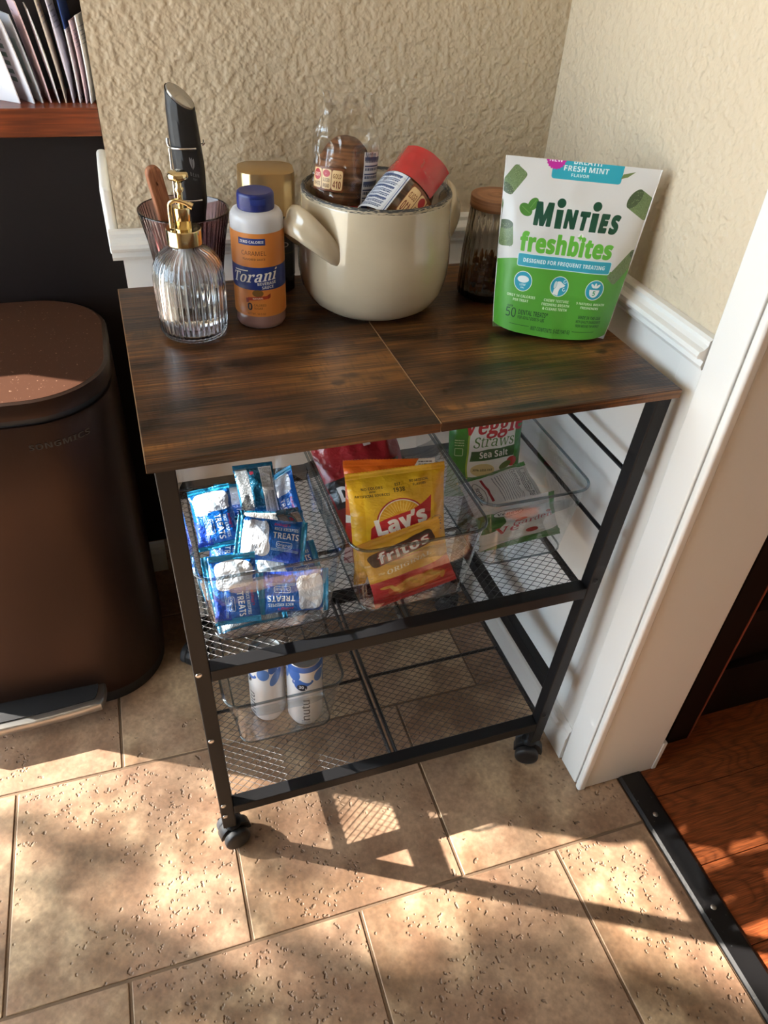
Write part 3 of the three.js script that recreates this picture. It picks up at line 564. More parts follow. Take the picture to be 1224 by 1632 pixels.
{ // milk frother standing in the tumbler
  const f = thing('milk_frother', 'black handheld milk frother with a silver slanted button and wire ring, standing in the tumbler', 'frother', [-0.522, TOP + 0.0095, 0.078]);
  f.rotation.set(-0.02, 0, -0.004);
  const R = [[0.004, 0.03], [0.006, 0.05], [0.0125, 0.085], [0.0165, 0.115], [0.0182, 0.15], [0.0178, 0.18], [0.0170, 0.205], [0.0155, 0.225], [0.0145, 0.240]];
  const seg = 56, pos = [], idx = [], uv = [];
  const rad = (h) => { for (let k = 0; k < R.length - 1; k++) if (h <= R[k + 1][1]) { const t = Math.max(0, (h - R[k][1]) / (R[k + 1][1] - R[k][1])), s = t * t * (3 - 2 * t); return R[k][0] + (R[k + 1][0] - R[k][0]) * s; } return R.at(-1)[0]; };
  const cut = (x, z) => 0.2235 - x * 0.66 - z * 0.55;                             // the slanted end falls to the right
  const rows = 60;
  for (let j = 0; j <= rows; j++) for (let i = 0; i <= seg; i++) { const a = i / seg * Math.PI * 2; let h = 0.03 + j / rows * 0.2, r = rad(h), x = Math.cos(a) * r, z = -Math.sin(a) * r * 0.9; const top = cut(x, z); h = 0.03 + j / rows * (top - 0.03); r = rad(h); x = Math.cos(a) * r - 0.010 * ss(0.10, 0.24, h) * 0.55; z = -Math.sin(a) * r * 0.9; pos.push(x, h, z); uv.push(i / seg, j / rows); }
  for (let j = 0; j < rows; j++) for (let i = 0; i < seg; i++) { const a = j * (seg + 1) + i, b = a + seg + 1; idx.push(a, a + 1, b, b, a + 1, b + 1); }
  const base = pos.length / 3; let cx = 0, cy = 0, cz = 0; for (let i = 0; i < seg; i++) { const k = (rows * (seg + 1) + i) * 3; cx += pos[k] / seg; cy += pos[k + 1] / seg; cz += pos[k + 2] / seg; }
  const ringTop = []; for (let i = 0; i <= seg; i++) { const k = (rows * (seg + 1) + i) * 3; ringTop.push([pos[k], pos[k + 1], pos[k + 2]]); }
  pos.push(cx, cy, cz); uv.push(0.5, 1); for (let i = 0; i < seg; i++) idx.push(rows * (seg + 1) + i, rows * (seg + 1) + i + 1, base);
  const g = new THREE.BufferGeometry(); g.setAttribute('position', new THREE.Float32BufferAttribute(pos, 3)); g.setAttribute('uv', new THREE.Float32BufferAttribute(uv, 2)); g.setIndex(idx);
  const print = canvasTex(1024, 1024, (q, w, h) => {
    q.fillStyle = '#17171b'; q.fillRect(0, 0, w, h);
    const X = 0.775 * w, Y = h * 0.31; q.fillStyle = '#8f8f92';   // tulip emblem and lettering
    for (const [dx, rot] of [[-11, -0.3], [0, 0], [11, 0.3]]) { q.save(); q.translate(X + dx, Y); q.rotate(rot); q.beginPath(); q.moveTo(0, 40); q.bezierCurveTo(-20, 18, -14, -20, 0, -36); q.bezierCurveTo(14, -20, 20, 18, 0, 40); q.fill(); q.restore(); }
    q.strokeStyle = '#17171b'; q.lineWidth = 3; q.beginPath(); q.moveTo(X - 5, Y - 30); q.lineTo(X - 2, Y + 34); q.moveTo(X + 6, Y - 30); q.lineTo(X + 1, Y + 34); q.stroke();
    txt(q, 'B E A N', X + 12, Y + 72, 30, '#8b8b8e', { style: '' }); txt(q, 'ENVY', X + 12, Y + 100, 20, '#77777a', { style: '' });
  });
  part('handle_body', toCreasedNormals(g, 0.7), std({ map: print, roughness: 0.52 }), f);
  const bev = []; const P = (k) => ringTop.map(([x, y, z]) => [cx + (x - cx) * k, cy + (y - cy) * k, cz + (z - cz) * k]);
  { const p = [], id = [], lv = [[0.93, 0], [0.92, 0.0024], [0.80, 0.0038], [0.0, 0.0042]], N = V(0.5, 0.76, 0.42); lv.forEach(([k, d]) => P(k).forEach(([x, y, z]) => p.push(x + N.x * d, y + N.y * d, z))); const n = seg + 1; for (let j = 0; j < 3; j++) for (let i = 0; i < seg; i++) { const a = j * n + i, b = a + n; id.push(a, a + 1, b, b, a + 1, b + 1); } const q = new THREE.BufferGeometry(); q.setAttribute('position', new THREE.Float32BufferAttribute(p, 3)); q.setIndex(id); part('button', toCreasedNormals(q, 0.5), brushed, f); }
  const ring = (y, r, a0, a1) => { const q = []; for (let i = 0; i <= 24; i++) { const a = a0 + (a1 - a0) * i / 24; q.push([Math.cos(a) * r - 0.003, y - 0.0015 * Math.sin(a), -Math.sin(a) * r]); } return q; };
  const holder = sub('wire_holder', f);
  part('ring', tube(ring(0.171, 0.0196, Math.PI * 0.98, Math.PI * 1.66), 0.0013, 40, 8), chrome, holder);
  part('hook', tube([[-0.0222, 0.171, 0.001], [-0.0235, 0.175, 0.0], [-0.0232, 0.180, -0.002]], 0.0016, 12, 8), chrome, holder);
  part('hook', tube([[0.0158, 0.173, 0.0], [0.0185, 0.1745, 0.0], [0.019, 0.1775, -0.002]], 0.0016, 12, 8), chrome, holder);
  part('ring', tube(ring(0.113, 0.0195, Math.PI * 1.0, Math.PI * 1.7), 0.0011, 40, 8), chrome, holder);
  part('support_rod', rod([-0.0222, 0.02, 0.004], [-0.0225, 0.172, 0.001], 0.0012), chrome, holder);
  part('whisk_shaft', rod([0, 0.0, 0], [0, 0.032, 0], 0.0016), chrome, f);
}
{ // wooden handle
  const t = thing('wooden_spoon', 'wooden utensil handle with a hole at its end, leaning in the mauve tumbler', 'spoon', [-0.543, TOP + 0.014, 0.098]);
  const s = new THREE.Shape(); s.moveTo(-0.0075, 0); s.lineTo(0.0075, 0); s.lineTo(0.0068, 0.148); s.quadraticCurveTo(0.0065, 0.156, 0, 0.156); s.quadraticCurveTo(-0.0065, 0.156, -0.0068, 0.148); s.closePath();
  const h = new THREE.Path(); h.absellipse(0, 0.139, 0.0026, 0.0038, 0, Math.PI * 2); s.holes.push(h);
  const wood = (() => { const S = 256, a = gridNoise2(S, 60, 5, 161); return std({ map: dataTex(S, (i, c) => mix3([124, 74, 48], [168, 112, 78], a[i], c), true, 0.06), roughness: 0.6 }); })();
  const g = new THREE.ExtrudeGeometry(s, { depth: 0.006, bevelEnabled: true, bevelSize: 0.0022, bevelThickness: 0.0022, bevelSegments: 3, curveSegments: 12 });
  part('handle', boxUV(toCreasedNormals(g.translate(0, 0, -0.003), 0.6)), wood, t);
  t.rotation.set(0.03, 0.3, 0.17);
}
{ // caramel sauce bottle
  const b = thing('sauce_bottle', 'caramel sauce bottle with an orange and blue label and a dark blue cap', 'bottle', [-0.461, TOP, 0.172]);
  const plastic = phys({ color: '#e9e9ee', roughness: 0.32, transmission: 0.25, thickness: 0 });
  part('body', lathe([[0, 0.0005], [0.027, 0.0005], [0.0300, 0.003], [0.0310, 0.008], [0.0310, 0.127], [0.0302, 0.132], [0.0275, 0.1365], [0.022, 0.1385], [0.016, 0.1388], [0, 0.1389]], 64), plastic, b);
  part('sauce', lathe([[0.0268, 0.0006], [0.0302, 0.003], [0.03125, 0.008], [0.03125, 0.0225], [0.0311, 0.0225]], 64), phys({ color: '#9d7a72', roughness: 0.25, clearcoat: 0.6 }), b);
  const label = canvasTex(2048, 1024, (g, w, h) => {
    g.fillStyle = '#d98740'; g.fillRect(0, 0, w, h); g.fillStyle = '#1c357e'; g.fillRect(0, h * 0.39, w, h * 0.275);
    const c = w * 0.25 + 70;                                       // the front of the label
    rrect(g, c - 40, h * 0.055, 340, 78, 0, '#1c357e'); txt(g, 'ZERO CALORIE', c + 130, h * 0.055 + 40, 44, '#f2ece4');
    txt(g, 'CARAMEL', c + 150, h * 0.225, 72, '#4a2416', { style: '', sx: 1.02 }); txt(g, 'FLAVORED SAUCE', c + 150, h * 0.295, 34, '#5a3220', { sx: 1 });
    txt(g, 'Torani', c + 120, h * 0.51, 180, '#f4f1ea', { rot: -0.1, skew: -0.2, style: 'italic bold', font: 'serif' });
    g.fillStyle = '#f4f1ea'; g.save(); g.translate(c - 130, h * 0.44); g.rotate(-0.06); g.fillRect(0, 0, 200, 14); g.restore();
    txt(g, 'BEVERAGE', c + 300, h * 0.585, 50, '#e8e4dc', { rot: -0.06 }); txt(g, 'SAUCE', c + 310, h * 0.632, 50, '#e8e4dc', { rot: -0.06 });
    ell(g, c + 180, h * 0.705, 70, 46, '#7d5a2c'); poly(g, [[c + 50, h * 0.76], [c + 300, h * 0.735], [c + 310, h * 0.775], [c + 60, h * 0.80]], '#a83524'); poly(g, [[c + 20, h * 0.775], [c + 60, h * 0.765], [c + 62, h * 0.815], [c + 26, h * 0.83]], '#8c2a1c'); poly(g, [[c + 300, h * 0.73], [c + 340, h * 0.71], [c + 338, h * 0.76], [c + 304, h * 0.78]], '#8c2a1c');
    txt(g, 'NATURAL', c + 178, h * 0.769, 30, '#f0d8c0', { rot: -0.06 });
    txt(g, '0', c + 70, h * 0.875, 130, '#1c1c30'); txt(g, 'CALORIES', c + 200, h * 0.855, 36, '#4a2a1a', { style: '' }); txt(g, 'SUGAR', c + 178, h * 0.895, 36, '#4a2a1a', { style: '' }); txt(g, 'NET WT. 16.5 OZ', c + 150, h * 0.965, 32, '#5a3220', { style: '' });
    lines(g, c - 560, h * 0.08, 200, 9, 30, 8, '#5a3220', 3); g.fillStyle = '#efe9e2'; g.fillRect(c - 420, h * 0.74, 120, 160); ell(g, c - 340, h * 0.47, 46, 60, '#b4573c'); txt(g, 'x', c - 320, h * 0.57, 70, '#e8e4dc'); txt(g, 'syrup', c - 300, h * 0.63, 30, '#e8e4dc');
  });
  const lb = new THREE.CylinderGeometry(0.0314, 0.0314, 0.1, 72, 1, true); lb.rotateY(Math.PI / 2 + 2.12); 
  part('label', lb.translate(0, 0.068, 0), std({ map: label, roughness: 0.35 }), b);
  const cap = sub('cap', b), blue = std({ color: '#1c2a72', roughness: 0.28 });
  part('cap_body', ribLathe([[0, 0.1385], [0.0208, 0.1385], [0.0212, 0.1395], [0.0212, 0.153], [0.0206, 0.1556], [0.019, 0.1572], [0.0175, 0.1566], [0, 0.156]], 288, 96, (k) => (k > 1 && k < 4 ? 0.0003 : 0)), blue, cap);
  const flip = new THREE.BoxGeometry(0.017, 0.006, 0.003, 8, 1, 1), p = flip.attributes.position; for (let i = 0; i < p.count; i++) p.setZ(i, p.getZ(i) + 0.0212 - 15 * p.getX(i) ** 2 - 0.0008); flip.computeVertexNormals();
  part('flip_tab', flip.translate(0, 0.1495, 0), std({ color: '#2a3c86', roughness: 0.35 }), cap).rotation.y = -0.05;
}
{ // coffee jar
  const b = thing('coffee_jar', 'black coffee jar with a square gold lid, behind the caramel bottle', 'jar', [-0.430, TOP, 0.070], -0.12); b.scale.y = 1.07;
  const rr = (k, y, r = 0.018) => ({ pts: ringPts(0.066 + k, 0.058 + k, r + k / 2, 8), y });
  part('glass_body', loft([rr(-0.008, 0.0005), rr(0, 0.004), rr(0, 0.078), rr(-0.006, 0.087), rr(-0.006, 0.092)], true, true), phys({ color: '#2b211c', roughness: 0.12, clearcoat: 0.5 }), b);
  const lab = canvasTex(512, 512, (g, w, h) => { g.fillStyle = '#141313'; g.fillRect(0, 0, w, h); txt(g, 'CAFÉ', 0.30 * w, h * 0.22, 74, '#b9b4ab', { style: '' }); g.fillStyle = '#6b5a34'; g.fillRect(0, h * 0.42, w, 5); });
  part('label', loft([rr(0.0008, 0.022), rr(0.0008, 0.074)]), std({ map: lab, roughness: 0.4 }), b);
  part('lid_seal', loft([rr(0.0, 0.0915), rr(0.0, 0.0965)], true, true), blackPlastic, b);
  part('lid', loft([rr(0.004, 0.0965), rr(0.0045, 0.098), rr(0.0045, 0.141), rr(0.003, 0.1432), rr(-0.002, 0.1440)], true, true), goldSatin, b);
}
{ // stoneware pot
  const P = [-0.306, TOP, 0.142], p = thing('stoneware_pot', 'cream glazed stoneware pot with two ear handles and a dark unglazed rim', 'pot', P); p.scale.y = 1.09;
  const glaze = (() => { const S = 512, n = fbm(S, 8, 171, 4); return phys({ map: dataTex(S, (i, c) => { const k = 0.95 + 0.1 * n[i]; c[0] = 199 * k; c[1] = 184 * k; c[2] = 158 * k; }, true, 1), roughness: 0.16, clearcoat: 1, clearcoatRoughness: 0.03 }); })();
  const o = [[0, 0.0006], [0.064, 0.0006], [0.074, 0.0035], [0.0865, 0.013], [0.0945, 0.028], [0.0978, 0.046], [0.0985, 0.066], [0.0972, 0.0845], [0.0952, 0.096], [0.0943, 0.115], [0.0935, 0.128], [0.0930, 0.1325]];
  const i = [[0.0875, 0.1325], [0.0870, 0.125], [0.0870, 0.09], [0.089, 0.06], [0.086, 0.026], [0.066, 0.012], [0, 0.008]];
  part('body', lathe([...o, ...i], 96), glaze, p);
  const speck = (() => { const S = 512, n = gridNoise2(S, 200, 30, 177), m = gridNoise2(S, 60, 16, 179); return std({ map: dataTex(S, (k, c) => { const y = Math.floor(k / S) / S; mix3([52, 54, 56], [186, 172, 146], ss(0.45, 0.75, n[k] * 0.6 + m[k] * 0.4 + (y < 0.22 || y > 0.8 ? 0.22 : -0.08)), c); }, true, 1), roughness: 0.55 }); })();
  part('rim', lathe([[0.0932, 0.1295], [0.0935, 0.1322], [0.0925, 0.1345], [0.0905, 0.1353], [0.0882, 0.1345], [0.0871, 0.132], [0.0871, 0.130]], 128), speck, p);
  // ear handles: an oval section swept along an arc that leaves the wall and comes back
  const ear = (ang) => {
    const pos = [], idx = [], uv = [], N = 40, M = 24;
    for (let j = 0; j <= N; j++) {
      const t = j / N, s = Math.sin(Math.PI * t), phi = ang + (t - 0.5) * 0.86, rr = 0.0915 + 0.030 * Math.pow(s, 0.75), y = 0.079 + 0.036 * Math.pow(s, 0.9);
      const dir = V(Math.cos(phi), 0, Math.sin(phi)), c = dir.clone().multiplyScalar(rr); c.y = y;
      const t2 = Math.min(1, t + 0.01), t1 = Math.max(0, t - 0.01), pt = (q) => { const f = ang + (q - 0.5) * 0.86, k = 0.0915 + 0.030 * Math.pow(Math.sin(Math.PI * q), 0.75); return V(Math.cos(f) * k, 0.079 + 0.036 * Math.pow(Math.sin(Math.PI * q), 0.9), Math.sin(f) * k); };
      const tan = pt(t2).sub(pt(t1)).normalize(), up = V(0, 1, 0).addScaledVector(dir, -0.55).normalize(); up.addScaledVector(tan, -up.dot(tan)).normalize(); const side = V().crossVectors(tan, up);
      const end = Math.pow(s, 0.35), wide = 0.0165 * (0.80 + 0.2 * s) * (0.72 + 0.28 * end), thick = 0.0078 * (0.75 + 0.25 * end);
      for (let m = 0; m <= M; m++) { const a = m / M * 6.2832, groove = 1 - 0.35 * Math.exp(-((Math.sin(a)) ** 2) / 0.1) * s; const q = c.clone().addScaledVector(up, Math.sin(a) * wide).addScaledVector(side, Math.cos(a) * thick * groove); pos.push(q.x, q.y, q.z); uv.push(t, m / M); }
    }
    for (let j = 0; j < N; j++) for (let m = 0; m < M; m++) { const a = j * (M + 1) + m, b = a + M + 1; idx.push(a, b, a + 1, b, b + 1, a + 1); }
    const g = new THREE.BufferGeometry(); g.setAttribute('position', new THREE.Float32BufferAttribute(pos, 3)); g.setAttribute('uv', new THREE.Float32BufferAttribute(uv, 2)); g.setIndex(idx); g.computeVertexNormals(); return g;
  };
  part('handle', ear(Math.PI - 0.36), glaze, p); part('handle', ear(-0.36), glaze, p);
}
const n3 = (() => { const r = rngOf(999), T = new Float32Array(4096).map(() => r()); const h = (x, y, z) => T[((x * 73 + y * 151 + z * 283) % 4096 + 4096) % 4096]; const s = (t) => t * t * (3 - 2 * t);
  return (x, y, z) => { const X = Math.floor(x), Y = Math.floor(y), Z = Math.floor(z), u = s(x - X), v = s(y - Y), w = s(z - Z), L = (a, b, t) => a + (b - a) * t; return L(L(L(h(X, Y, Z), h(X + 1, Y, Z), u), L(h(X, Y + 1, Z), h(X + 1, Y + 1, Z), u), v), L(L(h(X, Y, Z + 1), h(X + 1, Y, Z + 1), u), L(h(X, Y + 1, Z + 1), h(X + 1, Y + 1, Z + 1), u), v), w) - 0.5; }; })();
// ---- bread in clear bags, standing in the pot
const crustTex = (() => { const S = 512, n = fbm(S, 6, 181, 5, 0.6), r = gridNoise2(S, 26, 5, 183); return dataTex(S, (i, c) => { mix3([72, 42, 26], [156, 104, 66], ss(0.25, 0.75, n[i] * 0.7 + r[i] * 0.3), c); }, true, 1); })();
const crust = std({ map: crustTex, roughness: 0.55 });
function loaf(len, rx, ry, seed) {
  const pos = [], idx = [], uv = [], N = 64, M = 28, r = rngOf(seed), ph = r() * 6;
  for (let j = 0; j <= N; j++) { const t = j / N, e = Math.pow(Math.sin(Math.PI * Math.min(1, Math.max(0, t))), 0.42), ridge = 1 + 0.014 * Math.sin(t * 46 + ph) + 0.02 * n3(t * 9, seed, 1) ;
    for (let m = 0; m <= M; m++) { const a = m / M * 6.2832, lump = 1 + 0.03 * Math.sin(3 * a + t * 7 + ph); pos.push(Math.cos(a) * rx * e * ridge * lump, Math.sin(a) * ry * e * ridge * lump, (t - 0.5) * len); uv.push(t * 2, m / M); } }
  for (let j = 0; j < N; j++) for (let m = 0; m < M; m++) { const a = j * (M + 1) + m, b = a + M + 1; idx.push(a, a + 1, b, b, a + 1, b + 1); }
  const g = new THREE.BufferGeometry(); g.setAttribute('position', new THREE.Float32BufferAttribute(pos, 3)); g.setAttribute('uv', new THREE.Float32BufferAttribute(uv, 2)); g.setIndex(idx); g.computeVertexNormals(); return g;
}
const crease = (x, y, z) => 1 - 2 * Math.abs(n3(x, y, z)) * 2;     // ridged noise
// loose film sleeve round a loaf lying along z, gathered to a flat flared tail at +z
function sleeve(len, rx, ry, tail, flare, seed) {
  const pos = [], idx = [], uv = [], N = 90, M = 64;
  for (let j = 0; j <= N; j++) { const t = j / N, z = -len / 2 - 0.004 + t * (len + tail), k = ss(len / 2 - 0.012, len / 2 + tail * 0.75, z), e = z < 0 ? Math.pow(Math.min(1, (z + len / 2 + 0.005) / 0.03), 0.5) : 1;
    const ax = (rx * (1 - k) + flare * k) * e, ay = (ry * (1 - k) + 0.0015 * k) * e;
    for (let m = 0; m <= M; m++) { const a = m / M * 6.2832, x = Math.cos(a), y = Math.sin(a), w = 1 + (0.14 + 0.16 * k) * crease(x * 3 + seed, y * 3, z * 55) - 0.10; pos.push(x * ax * w, y * ay * w + 0.012 * k * n3(x * 2, seed, z * 60), z); uv.push(m / M, t); } }
  for (let j = 0; j < N; j++) for (let m = 0; m < M; m++) { const a = j * (M + 1) + m, b = a + M + 1; idx.push(a, a + 1, b, b, a + 1, b + 1); }
  const g = new THREE.BufferGeometry(); g.setAttribute('position', new THREE.Float32BufferAttribute(pos, 3)); g.setAttribute('uv', new THREE.Float32BufferAttribute(uv, 2)); g.setIndex(idx); g.computeVertexNormals(); return g;
}
// a printed patch wrapped on an oval of half axes a, b between angles and z values
function wrapPatch(a, b, t0, t1, z0, z1, fa = null) {
  const pos = [], idx = [], uv = [], N = 20, M = 20;
  for (let j = 0; j <= N; j++) for (let m = 0; m <= M; m++) { const t = t0 + (t1 - t0) * m / M, z = z0 + (z1 - z0) * j / N, w = 1 + 0.02 * crease(t * 3, z * 60, 4), s = fa ? fa(z) : 1; pos.push(Math.cos(t) * a * w * s, Math.sin(t) * b * w * s, z); uv.push(m / M, j / N); }
  for (let j = 0; j < N; j++) for (let m = 0; m < M; m++) { const q = j * (M + 1) + m, k = q + M + 1; idx.push(q, q + 1, k, k, q + 1, k + 1); }
  const g = new THREE.BufferGeometry(); g.setAttribute('position', new THREE.Float32BufferAttribute(pos, 3)); g.setAttribute('uv', new THREE.Float32BufferAttribute(uv, 2)); g.setIndex(idx); g.computeVertexNormals(); return g;
}
const filmMat = phys({ color: '#f3f1ee', transmission: 1, thickness: 0, roughness: 0.12, ior: 1.75 });
const facts = canvasTex(256, 256, (g, w, h) => { g.fillStyle = '#d9dde2'; g.fillRect(0, 0, w, h); g.fillStyle = '#40527a'; for (let i = 0; i < 9; i++) g.fillRect(10, 16 + i * 26, 200, i % 3 ? 5 : 12); lines(g, 14, 24, 190, 9, 26, 9, '#54617e', 21); txt(g, 'Nutrition', 70, 10, 26, '#2e4170'); g.fillStyle = '#c9ced6'; g.fillRect(226, 0, 8, h); g.fillStyle = '#3d5488'; g.fillRect(240, 0, 6, h); });
const stickers = canvasTex(512, 170, (g, w, h) => { g.fillStyle = '#7c4526'; g.fillRect(0, 0, w, h); for (let i = 0; i < 3; i++) { rrect(g, 6 + i * 168, 14, 158, 142, 26, '#e6c48f'); } ell(g, 84, 60, 66, 40, '#b7262b'); txt(g, 'SOFT', 84, 62, 40, '#f2dcc0'); txt(g, 'WHITE', 84, 126, 38, '#6a3a1c'); ell(g, 250, 44, 60, 26, '#b7262b'); txt(g, 'SLICED', 252, 92, 36, '#6a3a1c'); txt(g, 'BREAD', 252, 132, 36, '#6a3a1c'); txt(g, 'GOLD', 420, 56, 46, '#8a4a20'); txt(g, '410', 420, 116, 74, '#7a3214'); });
const redFilm = phys({ color: '#b02326', roughness: 0.22, clearcoat: 0.5 }), factMat = std({ map: facts, roughness: 0.35 }), stickerMat = std({ map: stickers, roughness: 0.35 });
{
  const a = thing('bread_bag', 'brown bread roll upright in a clear bag with its film peaked above the pot', 'bread');
  pose(a, [-0.3427, TOP + 0.1491, 0.1211], [0.2761, 0.0931, 0.9535], [0.0905, 0.9615, -0.0939]);
  part('roll', loaf(0.102, 0.0365, 0.032, 4), crust, a); part('film', sleeve(0.108, 0.0405, 0.0362, 0.046, 0.030, 3.1), filmMat, a);
  part('sticker_strip', wrapPatch(0.0412, 0.0372, 0.0, 1.05, -0.008, 0.018), stickerMat, a, 'cream sticker strip').rotation.z = 0;
  part('facts_label', wrapPatch(0.0410, 0.0370, 1.65, 2.7, -0.050, 0.038), factMat, a, 'white and blue nutrition label');
  part('red_panel', wrapPatch(0.0410, 0.0370, -0.3, 1.6, -0.052, -0.022), redFilm, a, 'red printed band');
  const b = thing('bread_bag', 'bread roll in a clear bag with a big red panel, right side of the pot', 'bread');
  pose(b, [-0.2814, TOP + 0.1339, 0.1694], [-0.5034, 0.8247, 0.2524], [0.6363, 0.4820, -0.4067]);
  part('roll', loaf(0.098, 0.033, 0.034, 9), crust, b); part('film', sleeve(0.104, 0.0365, 0.0375, 0.022, 0.026, 7.7), filmMat, b);
  part('red_panel', wrapPatch(0.0372, 0.0382, 0.4, 3.0, 0.012, 0.054), redFilm, b, 'red printed panel');
  part('sticker_strip', wrapPatch(0.0372, 0.0382, 3.4, 2.3, -0.036, 0.010), stickerMat, b, 'cream sticker strip');
  part('facts_label', wrapPatch(0.0374, 0.0384, 0.9, 2.1, -0.046, 0.011), factMat, b, 'white and blue nutrition label');
}
{ // jar with wooden lid
  const j = thing('wood_lid_jar', 'ribbed smoky glass jar with a wooden lid, half hidden behind the green treat pouch', 'jar', [-0.143, TOP, 0.150]);
  const o = [[0, 0.0005], [0.034, 0.0005], [0.0385, 0.004], [0.0395, 0.012], [0.0385, 0.06], [0.035, 0.108], [0.0335, 0.119]], i = [[0.0315, 0.119], [0.033, 0.107], [0.0363, 0.06], [0.0372, 0.014], [0.034, 0.007], [0, 0.006]];
  part('glass_body', ribLathe([...o, ...i], 200, 25, (k) => (k > 1 && k < 6 ? 0.0014 : 0)), phys({ color: '#ffffff', transmission: 1, thickness: 0.004, roughness: 0.05, attenuationColor: new THREE.Color(0.34, 0.27, 0.19), attenuationDistance: 0.006 }), j);
  const r = rngOf(31), bits = []; for (let k = 0; k < 90; k++) { const g = new THREE.IcosahedronGeometry(0.0042 + r() * 0.003, 0); g.scale(1, 0.7, 1.2); g.rotateX(r() * 6).rotateY(r() * 6); const a = r() * 6.28, q = Math.sqrt(r()) * 0.026; bits.push(g.translate(Math.cos(a) * q, 0.0135 + r() * 0.038, Math.sin(a) * q)); }
  const m = part('treats', merge(bits), std({ color: '#94653a', roughness: 0.85 }), j); m.userData.kind = 'stuff';
  const lidWood = (() => { const S = 256, a = gridNoise2(S, 4, 40, 191); return std({ map: dataTex(S, (i, c) => mix3([132, 88, 58], [176, 126, 90], a[i], c), true, 1), roughness: 0.5 }); })();
  part('lid', lathe([[0, 0.1192], [0.0345, 0.1192], [0.0352, 0.120], [0.0352, 0.1325], [0.0343, 0.1338], [0, 0.1340]], 56), lidWood, j);
}
{ // dental treat pouch
  const t = thing('treat_pouch', 'white and green stand-up pouch of mint dental treats leaning on the right wall', 'pouch');
  pose(t, [-0.1115, TOP + 0.0004, 0.281], [0.0605, 0.991, -0.121], [-0.4455, 0.139, 0.884]);
  const W = 0.177, H = 0.194, nx = 44, ny = 60, pos = [], idx = [], uv = [];
  const P = (u, v, s) => {                                          // u across, v up, s = +1 front, -1 back
    const wide = 0.142 + (W - 0.142) * Math.pow(v, 0.85), e = Math.pow(Math.max(0, 1 - (2 * u - 1) ** 4), 0.8);
    const bulge = (0.030 * Math.pow(1 - v, 1.2) + 0.010 * Math.sin(Math.PI * Math.min(1, v * 1.08)) + 0.0006) * e * (v > 0.93 ? Math.max(0, (1 - v) / 0.07) : 1);
    const w = 0.0012 * crease(u * 5, v * 6 + s, 3) * Math.min(1, (1 - v) * 6 + 0.2) + 0.001 * Math.sin(u * 16 + v * 7) * (1 - v) * e;
    return [(u - 0.5) * wide + 0.004 * v, v * H - (s > 0 ? 0.0065 * (1 - (2 * u - 1) ** 2) * Math.max(0, 1 - v * 9) - 0.0065 : 0.002 - 0.002) * 1, s * bulge * (s > 0 ? 0.75 : 0.25) + w];
  };
  for (const s of [1, -1]) { const b = pos.length / 3; for (let j = 0; j <= ny; j++) for (let i = 0; i <= nx; i++) { const u = i / nx, v = j / ny; pos.push(...P(u, v, s)); uv.push(u, s > 0 ? v : v * 0.02 + 0.55); }
    for (let j = 0; j < ny; j++) for (let i = 0; i < nx; i++) { const a = b + j * (nx + 1) + i, c = a + nx + 1; if (s > 0) idx.push(a, a + 1, c, c, a + 1, c + 1); else idx.push(a, c, a + 1, c, c + 1, a + 1); } }
  const g = new THREE.BufferGeometry(); g.setAttribute('position', new THREE.Float32BufferAttribute(pos, 3)); g.setAttribute('uv', new THREE.Float32BufferAttribute(uv, 2)); g.setIndex(idx); g.computeVertexNormals();
  const art = canvasTex(1400, 1600, (q, w, h) => {
    q.fillStyle = '#dddcd9'; q.fillRect(0, 0, w, h);
    q.fillStyle = '#58a638'; q.beginPath(); q.moveTo(0, 950); q.bezierCurveTo(180, 880, 400, 890, 700, 930); q.bezierCurveTo(1000, 965, 1200, 960, w, 900); q.lineTo(w, h); q.lineTo(0, h); q.fill();
    rrect(q, 430, -60, 640, 220, 30, '#2fa9bd'); txt(q, 'BREATH', 740, -2, 70, '#e6f4f4'); txt(q, 'FRESH MINT', 735, 62, 64, '#e6f4f4', { sx: 1.1 }); txt(q, 'FLAVOR', 690, 118, 38, '#d8eef0', { sx: 1.2 });
    q.fillStyle = '#c42b9e'; q.beginPath(); for (let i = 0; i < 40; i++) { const a = i / 40 * 6.2832, r = i % 2 ? 92 : 82; q.lineTo(455 + Math.cos(a) * r, -6 + Math.sin(a) * r); } q.fill(); txt(q, 'NEW', 452, -4, 56, '#f6e8f4');
    poly(q, [[1075, 70], [1180, 40], [1120, 92], [1060, 112]], '#6d7f4a');
    const treat = (x, y, L, R, rot) => { q.save(); q.translate(x, y); q.rotate(rot); rrect(q, -L / 2, -R, L, R * 2, R * 0.5, '#71875a'); ell(q, -L / 2 + R * 0.25, 0, R * 0.55, R, '#4c5c3e'); const r = rngOf(Math.floor(x)); for (let i = 0; i < 160; i++) { q.fillStyle = r() > 0.5 ? '#879c6e' : '#5d7049'; q.fillRect(-L / 2 + r() * L, -R * 0.9 + r() * R * 1.8, 7, 5); } q.restore(); };
    treat(90, 200, 240, 75, -0.95); treat(60, 700, 220, 78, 1.45); treat(1330, 320, 260, 95, 0.5); treat(1320, 900, 330, 66, 2.2);
    for (const [x, y, a, b, rot] of [[235, 455, 70, 52, 0.6], [300, 400, 64, 44, -1.0]]) { ell(q, x, y, a, b, '#4f8736', rot); q.strokeStyle = '#7fae5a'; q.lineWidth = 4; q.beginPath(); q.moveTo(x - 50 * Math.cos(rot), y - 50 * Math.sin(rot)); q.lineTo(x + 50 * Math.cos(rot), y + 50 * Math.sin(rot)); q.stroke(); }
    const D = '#0f4a34'; let X = 318;                               // MINTIES: tall heavy letters with dotted small i
